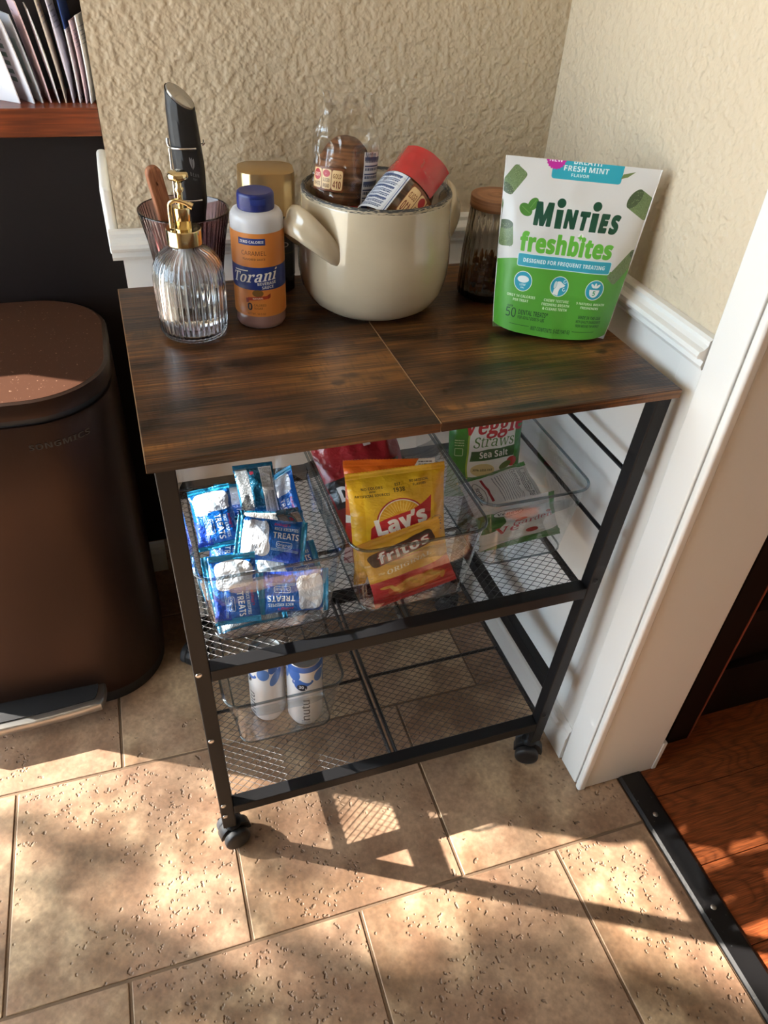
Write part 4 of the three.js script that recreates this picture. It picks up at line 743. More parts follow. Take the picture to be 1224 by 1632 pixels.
    const letter = (s, y, px, k = 0.72) => { q.font = `bold ${px}px sans-serif`; const m = q.measureText(s).width * k; txt(q, s, X + m / 2, y, px, D, { sx: k, skew: -0.06, stroke: D, lw: 24 }); X += m + 24; };
    const dotI = () => { q.fillStyle = D; q.fillRect(X, 424, 66, 170); ell(q, X + 36, 366, 42, 42, D); X += 86; };
    letter('M', 480, 268, 0.78); dotI(); letter('N', 500, 214, 0.74); letter('T', 505, 208, 0.74); dotI(); letter('E', 510, 208, 0.74); letter('S', 512, 212, 0.74);
    txt(q, 'freshbites', 690, 745, 224, '#66b83e', { sx: 0.86, stroke: '#66b83e', lw: 16 }); ell(q, 812, 640, 26, 26, '#f1f0ee'); poly(q, [[812, 620], [822, 645], [846, 655], [822, 665], [812, 690], [802, 665], [778, 655], [802, 645]], '#66b83e');
    rrect(q, 215, 850, 975, 118, 22, '#35a6bd', '#d8eef0', 7); txt(q, 'DESIGNED FOR FREQUENT TREATING', 702, 910, 50, '#e6f4f4', { sx: 0.98 });
    for (const [x, y] of [[300, 1115], [700, 1125], [1085, 1125]]) ell(q, x, y, 96, 96, '#2fa3bc', 0, '#e9f4ee', 7);
    ell(q, 300, 1095, 62, 34, '#eef4f2'); txt(q, 'LOW', 300, 1148, 30, '#d8eef0'); txt(q, 'CAL', 300, 1176, 22, '#d8eef0');
    q.fillStyle = '#eef4f2'; q.beginPath(); q.moveTo(640, 1200); q.bezierCurveTo(660, 1130, 640, 1080, 690, 1075); q.bezierCurveTo(720, 1072, 730, 1100, 760, 1105); q.bezierCurveTo(760, 1130, 730, 1130, 715, 1140); q.bezierCurveTo(700, 1160, 700, 1190, 700, 1214); q.fill(); ell(q, 655, 1110, 16, 38, '#d2e4e2', 0.15, '#2fa3bc'); q.strokeStyle = '#e6f4f4'; q.lineWidth = 6; for (const [x, y] of [[775, 1075], [778, 1150]]) { q.beginPath(); q.arc(x - 22, y, 14, 0, 5); q.stroke(); }
    q.fillStyle = '#eef4f2'; q.beginPath(); q.moveTo(1030, 1120); q.lineTo(1140, 1120); q.bezierCurveTo(1136, 1180, 1110, 1196, 1085, 1196); q.bezierCurveTo(1060, 1196, 1034, 1180, 1030, 1120); q.fill(); for (const a of [-0.8, 0, 0.8]) ell(q, 1085 + Math.sin(a) * 40, 1092 - Math.cos(a) * 12, 12, 26, '#eef4f2', a); txt(q, '5', 1086, 1155, 62, '#2f9f6a');
    const wt = '#d3ecc4'; txt(q, 'ONLY 14 CALORIES', 300, 1262, 36, wt); txt(q, 'PER TREAT', 300, 1304, 36, wt); txt(q, 'CHEWY TEXTURE', 700, 1268, 36, wt); txt(q, 'FRESHENS BREATH', 700, 1310, 36, wt); txt(q, '& CLEANS TEETH', 700, 1352, 36, wt); txt(q, '5 NATURAL BREATH', 1085, 1266, 34, wt); txt(q, 'FRESHENERS', 1085, 1306, 34, wt);
    const k = '#17402a'; txt(q, '50', 205, 1432, 118, k, { style: '' }); txt(q, 'OVER', 190, 1372, 26, k); txt(q, 'DENTAL TREATS*', 290, 1420, 62, k, { align: 'left', sx: 0.7 }); txt(q, 'FOR ADULT DOGS 5+ LBS', 290, 1466, 38, k, { align: 'left', sx: 0.72 }); txt(q, 'NET CONTENTS: 5 OZ (141 G)', 700, 1540, 44, k, { sx: 0.8 });
    txt(q, 'MADE IN THE USA', 1120, 1404, 44, k, { sx: 0.7 }); txt(q, 'WITH QUALITY INGREDIENTS', 1120, 1444, 30, k, { sx: 0.7 }); txt(q, 'FROM AROUND THE WORLD', 1120, 1480, 30, k, { sx: 0.7 }); q.fillStyle = k; q.fillRect(200, 1530, 240, 4); q.fillRect(960, 1530, 260, 4);
  });
  part('pouch_body', g, phys({ map: art, roughness: 0.42, clearcoat: 0.15, clearcoatRoughness: 0.4 }), t);
  for (const u of [0, 1]) { const q = []; for (let j = 0; j <= 12; j++) { const A = P(u, j / 12, 1); q.push([A[0], A[1], 0]); } part('side_seal', tube(q, 0.0008, 24, 6), std({ color: '#eceae6', roughness: 0.4 }), t); }
}

// ------------------------------------------------------------------ clear bins
function bin(name, label, x, z, y, w, d, h) {                        // x, z = middle of the rim, front at z + d / 2
  const b = thing(name, label, 'bin', [x, y, z], 0.0156, 'clear plastic storage bins on the cart');
  const rg = (W, D, r, yy, dz = 0) => ({ pts: ringPts(W, D, r, 8), y: yy, dz });
  const dw = 0.034, bw = w - dw, bd = d - 0.016;
  part('shell', loft([rg(bw - 0.012, bd - 0.012, 0.016, 0.0008), rg(bw - 0.002, bd - 0.002, 0.02, 0.003), rg(bw, bd, 0.021, 0.008), rg(w - 0.004, d - 0.002, 0.023, h - 0.004), rg(w, d, 0.025, h)], true, false), clearThin, b);
  const rim = ringPts(w + 0.001, d + 0.001, 0.0255, 10).map(([px, pz]) => [px, h, pz]);
  part('rim', tube(rim, 0.0021, 220, 8, true), clearBead, b);
  const foot = ringPts(bw - 0.003, bd - 0.003, 0.019, 10).map(([px, pz]) => [px, 0.0026, pz]);
  part('base_edge', tube(foot, 0.0015, 200, 6, true), clearBead, b);
  // grip: a thin moulded ledge with a wavy lower lip under the front rim
  const s = new THREE.Shape(), g = w * 0.30; s.moveTo(-g, 0.0); s.lineTo(g, 0.0); s.quadraticCurveTo(g + 0.006, -0.006, g - 0.004, -0.011); s.bezierCurveTo(g * 0.5, -0.020, g * 0.2, -0.012, 0, -0.014); s.bezierCurveTo(-g * 0.3, -0.017, -g * 0.6, -0.021, -g + 0.004, -0.012); s.quadraticCurveTo(-g - 0.005, -0.006, -g, 0);
  const gg = new THREE.ExtrudeGeometry(s, { depth: 0.0035, bevelEnabled: true, bevelSize: 0.0008, bevelThickness: 0.0008, bevelSegments: 2, curveSegments: 16 });
  part('handle', gg.translate(0, h - 0.013, d / 2 - 0.0018), clearThin, b);
  return b;
}
const SH = 0.4282, SH2 = 0.1096;                                     // upper faces of the two mesh shelves
bin('clear_bin', 'clear plastic bin full of blue snack packs on the upper shelf', -0.5045, 0.242, SH, 0.186, 0.344, 0.122);
bin('clear_bin', 'clear plastic bin holding crisp bags at the middle of the upper shelf', -0.3115, 0.241, SH, 0.186, 0.344, 0.122);
bin('clear_bin', 'clear plastic bin with white and green snack bags, nearest the right wall', -0.1260, 0.219, SH, 0.170, 0.300, 0.122);
bin('clear_bin', 'clear plastic bin with two drink cans on the lower shelf', -0.484, 0.221, SH2, 0.186, 0.270, 0.112);

// ------------------------------------------------------------------ pillow bags
function pillow(w, h, t, o = {}) {
  const { seal = 0.009, seed = 1, wr = 1, pinch = 0.05, nx = 34, ny = 44, belly = 0 } = o, pos = [], idx = [], uv = [], hb = h - 2 * seal;
  const F = (u, v, s) => {
    const b = Math.pow(Math.sin(Math.PI * Math.min(1, Math.max(0, v))), 0.55), e = Math.pow(Math.max(0, 1 - (2 * u - 1) ** 2), 0.62), dv = Math.min(v, 1 - v), du = Math.min(u, 1 - u);
    const fold = Math.exp(-dv / 0.10) * Math.sin(u * (22 + seed % 7) + seed + 3 * n3(u * 5, seed, v * 2)) * 0.0016 * Math.min(1, dv * 30);
    const lump = (0.0030 * n3(u * 3.2 + seed, v * 3.6, s * 5 + seed) + 0.0022 * crease(u * 4 + seed, v * 4, s * 3)) * Math.min(1, dv * 9) * Math.min(1, du * 10);
    const k = t / 2 * e * b * (1 + belly * (0.5 - v));
    return [(u - 0.5) * w * (1 - pinch * b) + 0.0012 * wr * n3(v * 7, seed, 2) * Math.min(1, dv * 8), -h / 2 + seal + v * hb, s * k + wr * (fold * (s > 0 ? 1 : 0.8) + s * lump)];
  };
  for (const s of [1, -1]) { const q = pos.length / 3;
    for (let j = 0; j <= ny; j++) for (let i = 0; i <= nx; i++) { const u = i / nx, v = j / ny; pos.push(...F(u, v, s)); uv.push(s > 0 ? u / 2 : 1 - u / 2, (seal + v * hb) / h); }
    for (let j = 0; j < ny; j++) for (let i = 0; i < nx; i++) { const a = q + j * (nx + 1) + i, c = a + nx + 1; if (s > 0) idx.push(a, a + 1, c, c, a + 1, c + 1); else idx.push(a, c, a + 1, c, c + 1, a + 1); } }
  const g = new THREE.BufferGeometry(); g.setAttribute('position', new THREE.Float32BufferAttribute(pos, 3)); g.setAttribute('uv', new THREE.Float32BufferAttribute(uv, 2)); g.setIndex(idx); g.computeVertexNormals();
  const mkSeal = (top) => { const p = [], id = [], u2 = [], M = 8, N = 60; for (const s of [1, -1]) { const q = p.length / 3; for (let j = 0; j <= M; j++) for (let i = 0; i <= N; i++) { const u = i / N, v = j / M, y = top ? h / 2 - seal + v * seal : -h / 2 + seal - v * seal, zig = v === 1 ? (i % 2 ? 0.0006 : 0) : 0; const curl = wr * 0.002 * v * n3(u * 4, seed + (top ? 5 : 9), 1) * 2; p.push((u - 0.5) * w, y - (top ? zig : -zig), s * 0.00025 + 0.0005 * Math.sin(v * 9.4) + curl); u2.push(s > 0 ? u / 2 : 1 - u / 2, (y + h / 2) / h); } for (let j = 0; j < M; j++) for (let i = 0; i < N; i++) { const a = q + j * (N + 1) + i, c = a + N + 1; id.push(a, a + 1, c, c, a + 1, c + 1); } }
    const k = new THREE.BufferGeometry(); k.setAttribute('position', new THREE.Float32BufferAttribute(p, 3)); k.setAttribute('uv', new THREE.Float32BufferAttribute(u2, 2)); k.setIndex(id); k.computeVertexNormals(); return k; };
  return { body: g, seals: [mkSeal(true), mkSeal(false)] };
}
function bag(name, label, category, P, mat, size, o, group) {
  const t = thing(name, label, category, [0, 0, 0], 0, group); pose(t, ...P);
  const p = pillow(...size, o); part('film', p.body, mat, t); for (const s of p.seals) part('crimped_seal', s, mat, t); return t;
}
const filmBump = (() => { const f = fbm(512, 12, 211, 4, 0.6); return dataTex(512, (i, c) => { c[0] = c[1] = c[2] = 255 * (1 - Math.abs(f[i] - 0.5) * 4); }, false, 1); })();
const foil = (map, o = {}) => phys({ map, roughness: 0.30, metalness: 0.0, clearcoat: 0.8, clearcoatRoughness: 0.12, bumpMap: filmBump, bumpScale: 0.0008, ...o });

// ---- marshmallow snack packs: the print runs along the long side, the pale shape at the head end
const packArt = canvasTex(1024, 860, (g, w, h) => {
  // front, drawn head up: left half of the sheet
  g.fillStyle = '#1d7fb4'; g.fillRect(0, 0, w, h); g.fillStyle = '#1160b8'; g.fillRect(0, 60, 512, h - 120);
  for (let i = 0; i < 26; i++) { g.fillStyle = i % 2 ? '#2aa3cf' : '#0e5a86'; g.fillRect(0, i * 3, 512, 3); g.fillRect(0, h - i * 3, 512, 3); }
  g.fillStyle = '#1f49b8'; g.beginPath(); g.moveTo(0, 430); g.bezierCurveTo(60, 520, 150, 560, 190, 800); g.lineTo(0, 800); g.fill();
  g.save(); g.translate(270, 250); g.fillStyle = '#e9eef6'; g.beginPath(); g.moveTo(-190, -150); g.bezierCurveTo(-60, -200, 130, -190, 190, -120); g.bezierCurveTo(240, -20, 180, 40, 210, 90); g.bezierCurveTo(150, 170, 20, 110, -90, 160); g.bezierCurveTo(-210, 190, -250, 120, -215, 20); g.bezierCurveTo(-240, -60, -240, -120, -190, -150); g.fill(); g.fillStyle = '#cfd9ea'; g.beginPath(); g.moveTo(190, -120); g.bezierCurveTo(240, -20, 180, 40, 210, 90); g.bezierCurveTo(150, 170, 20, 110, -20, 135); g.bezierCurveTo(90, 60, 120, -60, 190, -120); g.fill(); g.restore();
  g.save(); g.translate(330, 600); g.rotate(Math.PI / 2); txt(g, 'Kellogg\u2019s', -60, -120, 44, '#cf3550', { style: 'italic bold', font: 'serif' }); txt(g, 'RICE KRISPIES', 0, -62, 52, '#dff1fb', { sx: 0.86 }); txt(g, 'TREATS', 0, 20, 104, '#f3fafd', { sx: 0.9 }); rrect(g, -110, 96, 190, 70, 22, null, '#dff1fb', 6); txt(g, 'Original', -16, 132, 48, '#eef7fc', { style: '' }); lines(g, -170, 180, 340, 2, 16, 7, '#bfe0f2', 8); g.restore();
  // back: right half
  g.fillStyle = '#17607f'; g.fillRect(512, 0, 512, h); g.fillStyle = '#efeeea'; g.fillRect(830, 60, 165, h - 120); lines(g, 840, 80, 145, 17, 18, 9, '#4a4a4a', 12); barcode(g, 838, 420, 150, 330, 14); g.fillStyle = '#7c858c'; g.fillRect(530, 60, 150, h - 120); lines(g, 540, 90, 130, 30, 20, 6, '#c9ced2', 19); g.fillStyle = '#d04a62'; g.fillRect(700, 120, 50, 50);
});
const packMat = foil(packArt, { roughness: 0.24, metalness: 0.25 });
const packs = [   // centre, head direction, facing, which side up, label
  [[-0.5529, 0.5026, 0.2450], [-0.0333, 0.4709, -0.8818], [-0.1134, 0.8752, 0.4707], 'blue snack pack topmost at the back left of the bin, its pale shape upward'],
  [[-0.4860, 0.5050, 0.2110], [-0.0110, 0.6000, -0.8000], [0.0500, 0.7990, 0.5990], 'snack pack lying back side up with a barcode, at the back of the bin', true],
  [[-0.4459, 0.4823, 0.2076], [-0.0381, 0.5581, -0.8291], [-0.8462, 0.4230, 0.3236], 'snack pack standing on edge at the back right of the blue heap'],
  [[-0.5180, 0.4680, 0.1950], [0.1100, 0.4040, -0.9080], [0.0000, 0.9140, 0.4060], 'snack pack half hidden under the back-side-up pack'],
  [[-0.4894, 0.5173, 0.3276], [-0.9623, 0.1762, -0.2103], [-0.0062, 0.7527, 0.6585], 'snack pack on top at the middle of the bin, reading upright to the viewer'],
  [[-0.4771, 0.4805, 0.2664], [-0.9801, 0.1989, 0.0114], [0.1567, 0.7381, 0.6567], 'snack pack showing a barcode strip above the upright-reading middle pack', true],
  [[-0.5405, 0.4652, 0.2690], [0.2251, 0.5246, -0.8207], [-0.4610, 0.7994, 0.3853], 'teal snack pack low against the left side of the bin'],
  [[-0.4511, 0.4814, 0.2967], [-0.1022, 0.7228, -0.6836], [0.7431, 0.5119, 0.4299], 'snack pack leaning with its striped edge at the right of the heap', true],
  [[-0.5348, 0.4731, 0.3298], [-0.9966, -0.0771, -0.0341], [-0.0831, 0.8297, 0.5524], 'snack pack lying crosswise behind the front left pack'],
  [[-0.5454, 0.4835, 0.3705], [0.0368, 0.8705, -0.4918], [-0.0637, 0.4933, 0.8673], 'snack pack propped against the front wall of the bin at its left, pale head up'],
  [[-0.4714, 0.4690, 0.3791], [0.9934, -0.0922, 0.0639], [-0.0137, 0.4609, 0.8868], 'upside-down snack pack against the front wall of the bin at its right'],
  [[-0.4736, 0.4791, 0.3448], [-0.9932, 0.0023, 0.1151], [0.0754, 0.7692, 0.6345], 'snack pack wedged between the middle pack and the upside-down front pack'],
  [[-0.5300, 0.4436, 0.3668], [-0.9968, -0.0746, 0.0087], [-0.0696, 0.9591, 0.2748], 'lowest snack pack at the front left, flat on the bin floor', true],
];
{
  const p = [1, 4, 8].map((seed) => pillow(0.058, 0.092, 0.021, { seal: 0.008, seed, wr: 0.85, pinch: 0.06, nx: 26, ny: 36 }));
  const proto = p.map((q) => { const t = new THREE.Group(); t.name = 'snack_pack'; part('film', q.body, packMat, t); for (const s of q.seals) part('crimped_seal', s, packMat, t); return t; });
  packs.forEach(([c, up, n, label, back], i) => {
    const t = proto[i % 3].clone(); t.name = 'snack_pack'; tag(t, label, 'snack', 'blue snack packs in the left bin');
    pose(t, c, up, back ? n.map((v) => -v) : n);
  });
}
// ---- crisp bags in the middle bin
const sheet = (front, w = 1024, h = 680) => canvasTex(w, h, (g) => { front(g, w / 2, h); g.save(); g.translate(w / 2, 0); g.beginPath(); g.rect(0, 0, w / 2, h); g.clip(); front(g, w / 2, h); g.restore(); });
const lays = sheet((g, w, h) => {
  g.fillStyle = '#e2a91c'; g.fillRect(0, 0, w, h); g.fillStyle = '#eab92a'; g.fillRect(70, 0, w - 140, h); g.fillStyle = '#f0ecdf'; g.beginPath(); g.moveTo(60, h); g.bezierCurveTo(120, h * 0.60, 380, h * 0.66, 470, h); g.fill();
  ell(g, 110, h * 0.78, 90, 52, '#dfae4e'); ell(g, 415, h * 0.72, 80, 62, '#cf9c44'); ell(g, 105, h * 0.77, 70, 36, '#f0d48c');
  ell(g, 258, h * 0.43, 132, 132, '#b3262c'); ell(g, 258, h * 0.43, 125, 125, '#f6ecd4'); ell(g, 258, h * 0.43, 119, 119, '#e4a81e'); g.strokeStyle = '#f3d36a'; g.lineWidth = 3; for (let i = 0; i < 40; i++) { const a = i / 40 * 6.283; g.beginPath(); g.moveTo(258 + Math.cos(a) * 60, h * 0.43 + Math.sin(a) * 60); g.lineTo(258 + Math.cos(a) * 116, h * 0.43 + Math.sin(a) * 116); g.stroke(); }
  g.fillStyle = '#c01f2a'; g.beginPath(); g.moveTo(96, h * 0.475); g.bezierCurveTo(180, h * 0.33, 330, h * 0.40, 430, h * 0.25); g.lineTo(420, h * 0.44); g.bezierCurveTo(330, h * 0.54, 190, h * 0.48, 88, h * 0.60); g.fill();
  txt(g, 'Lay\u2019s', 255, h * 0.435, 124, '#f8f4ea', { rot: -0.2, sx: 1.0, stroke: '#f8f4ea', lw: 7 });
  txt(g, 'NO COLORS', 120, 92, 20, '#3c2c10'); txt(g, 'FROM', 120, 112, 12, '#3c2c10'); txt(g, 'ARTIFICIAL SOURCES', 118, 130, 20, '#3c2c10', { sx: 0.9 }); txt(g, 'EST.', 258, 84, 20, '#3c3212'); txt(g, '1938', 258, 112, 30, '#3c3212'); txt(g, 'NO ARTIFICIAL', 370, 78, 17, '#3c2c10', { sx: 0.85 }); txt(g, 'FLAVORS', 370, 98, 17, '#3c2c10');
  lines(g, 425, h * 0.47, 62, 5, 17, 8, '#4a3812', 31); g.strokeStyle = '#6a5010'; g.lineWidth = 2; g.beginPath(); g.arc(455, h * 0.50, 40, 3.3, 6.1); g.stroke();
});
bag('crisp_bag', 'yellow potato crisp bag with a red ribbon emblem standing in the middle bin', 'crisps', [[-0.3178, 0.5191, 0.3396], [-0.0089, 0.9391, -0.3430], [-0.0727, 0.3404, 0.9371]], foil(lays), [0.136, 0.160, 0.036], { seed: 3, wr: 1.1 });
const fritos = sheet((g, w, h) => {
  g.fillStyle = '#d59a2c'; g.fillRect(0, 0, w, h); g.fillStyle = '#b8272a'; g.beginPath(); g.moveTo(0, h * 0.62); g.bezierCurveTo(150, h * 0.56, 360, h * 0.66, w, h * 0.55); g.lineTo(w, h); g.lineTo(0, h); g.fill();
  ell(g, 280, h * 0.80, 190, 86, '#c9502e'); ell(g, 280, h * 0.79, 160, 64, '#dd9a4a'); for (let i = 0; i < 9; i++) ell(g, 90 + i * 44, h * 0.72 + (i % 3) * 36, 42, 16, i % 2 ? '#e3b45c' : '#d19a3c', i);
  g.save(); g.translate(250, h * 0.27); g.rotate(-0.16); rrect(g, -215, -74, 430, 130, 44, '#3a1d16'); txt(g, 'fritos', 0, -4, 132, '#f3efe4', { sx: 1.0, stroke: '#8e1f1f', lw: 16, style: 'italic bold' }); g.restore();
  txt(g, 'The', 80, h * 0.50, 26, '#f6e6c0', { style: 'italic' }); txt(g, 'ORIGINAL', 260, h * 0.475, 58, '#f4e2bc', { rot: -0.16, style: 'italic bold', font: 'serif' }); lines(g, 180, h * 0.36, 190, 1, 10, 9, '#b8272a', 6);
});
bag('crisp_bag', 'tan and red corn chip bag lying at the front of the middle bin', 'crisps', [[-0.3185, 0.4868, 0.3826], [-0.1999, 0.8416, -0.4793], [-0.0798, 0.4595, 0.8843]], foil(fritos), [0.118, 0.094, 0.019], { seed: 5, wr: 1.0 });
const cheet = sheet((g, w, h) => {
  g.fillStyle = '#e0671c'; g.fillRect(0, 0, w, h); g.fillStyle = '#f0ead8'; g.fillRect(0, h * 0.52, w, h * 0.12); g.fillStyle = '#c32a1c'; g.beginPath(); g.moveTo(0, h * 0.60); g.bezierCurveTo(160, h * 0.54, 320, h * 0.70, w, h * 0.60); g.lineTo(w, h); g.lineTo(0, h); g.fill(); poly(g, [[420, 0], [w, 0], [w, h * 0.14], [360, h * 0.2]], '#efe9dc'); lines(g, 420, 20, 80, 5, 16, 7, '#6a5a4a', 9);
  for (let i = 0; i < 14; i++) ell(g, 40 + i * 33, h * 0.82 + (i % 3) * 22, 30, 12, '#e88a2a', i);
});
bag('crisp_bag', 'orange cheese puff bag mostly hidden behind the yellow crisp bag', 'crisps', [[-0.3170, 0.5080, 0.2960], [0.0670, 0.9330, -0.3540], [-0.1500, 0.3600, 0.9210]], foil(cheet), [0.128, 0.150, 0.030], { seed: 7, wr: 1.3 });
const dor = sheet((g, w, h) => {
  g.fillStyle = '#7c161c'; g.fillRect(0, 0, w, h); g.fillStyle = '#8e1b22'; g.fillRect(0, h * 0.1, w, h * 0.5); poly(g, [[0, h * 0.86], [w, h * 0.78], [w, h], [0, h]], '#b5862c');
  g.save(); g.translate(256, h * 0.52); g.rotate(-0.08); poly(g, [[-236, -84], [236, -84], [220, 84], [-220, 84]], '#191516'); txt(g, 'D RITOS', 6, 4, 118, '#ece7e2', { sx: 0.88, stroke: '#ece7e2', lw: 5 }); poly(g, [[-118, 44], [-78, -44], [-40, 44]], '#e4641e'); g.restore(); rrect(g, 300, 10, 46, 130, 4, '#dcd8d6');
});
bag('crisp_bag', 'dark red tortilla chip bag with a black lettered band, behind the orange bag', 'crisps', [[-0.3338, 0.5206, 0.2375], [-0.1555, 0.7941, -0.5821], [-0.1128, 0.5732, 0.7846]], foil(dor), [0.128, 0.166, 0.034], { seed: 11, wr: 1.6 });
const yel = sheet((g, w, h) => { g.fillStyle = '#dc9f22'; g.fillRect(0, 0, w, h); ell(g, 256, h * 0.4, 130, 120, '#b3262c'); ell(g, 256, h * 0.4, 118, 108, '#e6b12c'); g.fillStyle = '#efe8d8'; g.fillRect(0, h * 0.75, w, h * 0.25); });
bag('crisp_bag', 'yellow bag farthest back in the middle bin, behind the dark red one', 'crisps', [[-0.3318, 0.5163, 0.1724], [-0.0548, 0.8904, -0.4519], [-0.0891, 0.4464, 0.8905]], foil(yel), [0.122, 0.16, 0.030], { seed: 13 });
// ---- bags in the right bin
const veg = sheet((g, w, h) => {
  g.fillStyle = '#3f8a2e'; g.fillRect(0, 0, w, h); g.fillStyle = '#eeefe9'; g.beginPath(); g.moveTo(110, 0); g.bezierCurveTo(150, h * 0.3, 96, h * 0.6, 130, h * 0.8); g.lineTo(460, h * 0.8); g.bezierCurveTo(430, h * 0.5, 470, h * 0.2, 480, 0); g.fill(); g.strokeStyle = '#9fc23c'; g.lineWidth = 12; g.beginPath(); g.moveTo(108, 0); g.bezierCurveTo(148, h * 0.3, 94, h * 0.6, 128, h * 0.8); g.stroke();
  txt(g, 'GARDEN', 300, h * 0.12, 50, '#2f6e2a'); txt(g, 'Veggie', 292, h * 0.31, 132, '#c02430', { rot: -0.06, style: 'italic bold', font: 'serif', stroke: '#c02430', lw: 4 }); txt(g, 'Straws', 292, h * 0.455, 92, '#55803a', { rot: -0.06, style: 'italic', font: 'serif' }); poly(g, [[140, h * 0.55], [452, h * 0.50], [448, h * 0.60], [136, h * 0.645]], '#2f5c24'); txt(g, 'Sea Salt', 296, h * 0.572, 56, '#f0efe4', { rot: -0.07 });
  ell(g, 232, h * 0.73, 84, 44, '#d9cc92'); txt(g, '30% LESS FAT', 232, h * 0.73, 22, '#4a4a24'); for (let i = 0; i < 18; i++) { g.save(); g.translate(120 + i * 20, h * 0.86 + (i % 4) * 18); g.rotate(i * 1.3); rrect(g, -56, -9, 112, 18, 8, ['#e0c860', '#d8b04a', '#c7cf74', '#e4a05a'][i % 4]); g.restore(); }
  ell(g, 440, h * 0.655, 38, 32, '#c2352c'); ell(g, 392, h * 0.69, 46, 22, '#5c7a34', -0.5); lines(g, 30, h * 0.44, 60, 3, 16, 6, '#cfe3b4', 4); rrect(g, 32, h * 0.52, 50, 46, 6, null, '#cfe3b4', 4);
});
bag('veggie_snack_bag', 'green and white vegetable straw bag standing at the back of the right bin', 'crisps', [[-0.1250, 0.5225, 0.1900], [0.0620, 0.9540, -0.2950], [-0.1000, 0.3000, 0.9490]], foil(veg), [0.124, 0.172, 0.036], { seed: 17, wr: 1.1 });
const vegSide = (flip) => sheet((g, w, h) => {
  g.fillStyle = '#ecebe8'; g.fillRect(0, 0, w, h);
  if (flip) { g.fillStyle = '#ecebe8'; g.fillRect(0, 0, w, h); rrect(g, 60, 30, 400, 190, 4, '#f4f3f0', '#33333a', 4); txt(g, 'Nutrition Facts', 250, 62, 46, '#26262c', { sx: 0.9 }); g.fillStyle = '#26262c'; g.fillRect(70, 92, 380, 8); lines(g, 76, 112, 360, 2, 20, 10, '#3a3a40', 12); txt(g, 'Calories', 150, 178, 40, '#26262c'); g.fillRect(70, 200, 380, 6); lines(g, 76, 240, 380, 8, 24, 8, '#8a8a90', 14); g.fillStyle = '#4c8a3a'; g.fillRect(0, 0, 40, h); g.fillStyle = '#b3333a'; g.fillRect(60, h * 0.72, 250, 22); ell(g, 200, h * 0.84, 120, 40, null, 0, '#2c2c30', 4); txt(g, 'Straws', 200, h * 0.84, 44, '#2c2c30', { style: 'italic bold', font: 'serif' }); }
  else { g.fillStyle = '#4b7f37'; g.beginPath(); g.ellipse(40, h * 0.42, 110, 150, 0.5, 0, 6.3); g.fill(); g.fillRect(w - 36, 0, 36, h * 0.5); g.beginPath(); g.moveTo(0, h); g.bezierCurveTo(200, h * 0.80, 380, h * 0.92, w, h * 0.78); g.lineTo(w, h); g.fill(); ell(g, 190, h * 0.26, 92, 44, '#f2f2ef', -0.1, '#2c2c30', 5); txt(g, 'Veggie', 190, h * 0.26, 44, '#2c2c30', { rot: -0.1, style: 'italic bold', font: 'serif' }); g.strokeStyle = '#2c2c30'; g.lineWidth = 3; g.beginPath(); g.moveTo(280, h * 0.26); g.bezierCurveTo(330, h * 0.34, 400, h * 0.18, 470, h * 0.22); g.stroke();
    txt(g, 'Garden', 330, h * 0.49, 82, '#c43a48', { rot: -0.12, style: 'italic', font: 'serif' }); txt(g, 'Ve', 150, h * 0.60, 130, '#c02430', { rot: -0.2, style: 'italic bold', font: 'serif' }); ell(g, 455, h * 0.40, 22, 20, '#c2352c'); ell(g, 320, h * 0.72, 40, 34, '#b53230'); ell(g, 250, h * 0.44, 42, 20, '#d86a5c', -0.3); }
});
bag('veggie_snack_bag', 'white bag with nutrition facts sideways up, lying over the front one in the right bin', 'crisps', [[-0.1231, 0.4807, 0.2707], [0.9771, 0.0347, -0.1657], [0.0968, 0.8805, 0.4597]], foil(vegSide(true)), [0.085, 0.124, 0.030], { seed: 19, wr: 1.5 });
bag('veggie_snack_bag', 'white bag with red lettering and green corners against the front of the right bin', 'crisps', [[-0.1254, 0.4742, 0.3260], [-0.0374, 0.8351, -0.5530], [0.0519, 0.6013, 0.7996]], foil(vegSide(false)), [0.136, 0.066, 0.026], { seed: 23, wr: 1.2 });
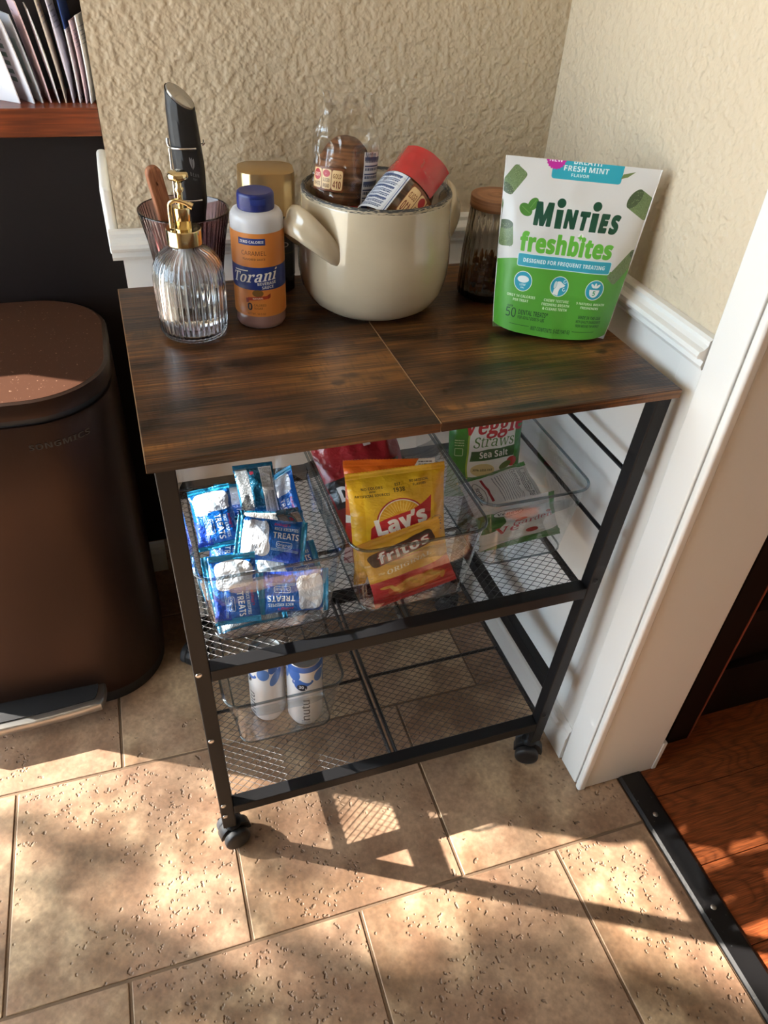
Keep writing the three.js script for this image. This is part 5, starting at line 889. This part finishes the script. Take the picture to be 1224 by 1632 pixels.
// ---- drink cans
{
  const art = canvasTex(1024, 640, (g, w, h) => {
    g.fillStyle = '#e3e2e2'; g.fillRect(0, 0, w, h);
    const r = rngOf(41); for (let i = 0; i < 26; i++) { const x = r() * w, y = r() * h * 0.28; g.fillStyle = ['#3f6bb8', '#5f86c8', '#c9cbe2', '#2f569f', '#e3e2e2'][i % 5]; g.beginPath(); g.ellipse(x, y, 40 + r() * 60, 24 + r() * 40, r() * 3, 0, 6.3); g.fill(); }
    g.fillStyle = '#3a63ac'; g.fillRect(0, 0, w, 44);
    for (const X of [256, 768]) { ell(g, X - 30, 196, 46, 34, '#191c2a'); txt(g, '30', X - 36, 192, 42, '#f0f0f0'); txt(g, 'g', X + 2, 206, 20, '#f0f0f0'); g.save(); g.translate(X, 404); g.rotate(-Math.PI / 2); txt(g, 'nutu', -40, 0, 110, '#24252c', { style: '', sx: 1.05 }); g.restore(); lines(g, X - 40, 560, 80, 4, 14, 6, '#8d8fa0', 5); }
  });
  const canMat = std({ map: art, roughness: 0.28, metalness: 0.25 });
  const make = () => {
    const c = new THREE.Group(); c.name = 'drink_can';
    part('body', (() => { const pts = [[0.0235, 0.0008], [0.0262, 0.007], [0.0288, 0.0145], [0.0288, 0.1385], [0.0275, 0.1455], [0.0262, 0.1485]], g = lathe(pts, 56), uv = g.attributes.uv, p = g.attributes.position; for (let i = 0; i < p.count; i++) uv.setY(i, p.getY(i) / 0.149); return g; })(), canMat, c);
    part('base', lathe([[0, 0.006], [0.018, 0.004], [0.0222, 0.0004], [0.0236, 0.0009]], 40), brushed, c);
    part('lid', lathe([[0, 0.1452], [0.0215, 0.1452], [0.0228, 0.1435], [0.0240, 0.1440], [0.0250, 0.1500], [0.0262, 0.1502], [0.0268, 0.1490], [0.0262, 0.1480]], 48), brushed, c);
    part('tab', (() => { const s = roundRect(0.012, 0.024, 0.0055), hole = new THREE.Path(); hole.absellipse(0, -0.006, 0.0034, 0.0036, 0, 6.2832); s.holes.push(hole); const g = new THREE.ExtrudeGeometry(s, { depth: 0.0010, bevelEnabled: true, bevelSize: 0.0004, bevelThickness: 0.0004, bevelSegments: 2 }); g.rotateX(-Math.PI / 2); return g.translate(0, 0.1463, 0); })(), brushed, c);
    return c;
  };
  const a = make(), b = a.clone();
  tag(a, 'nearer of two white and blue drink cans in the lower bin, with a dark badge', 'can'); a.position.set(-0.446, SH2 + 0.0012, 0.314); a.rotation.y = -1.75;
  tag(b, 'white and blue drink can turned sideways, the farther one in the lower bin', 'can'); b.position.set(-0.503, SH2 + 0.0012, 0.290); b.rotation.y = -2.75;
}
renderer.render(scene, camera);
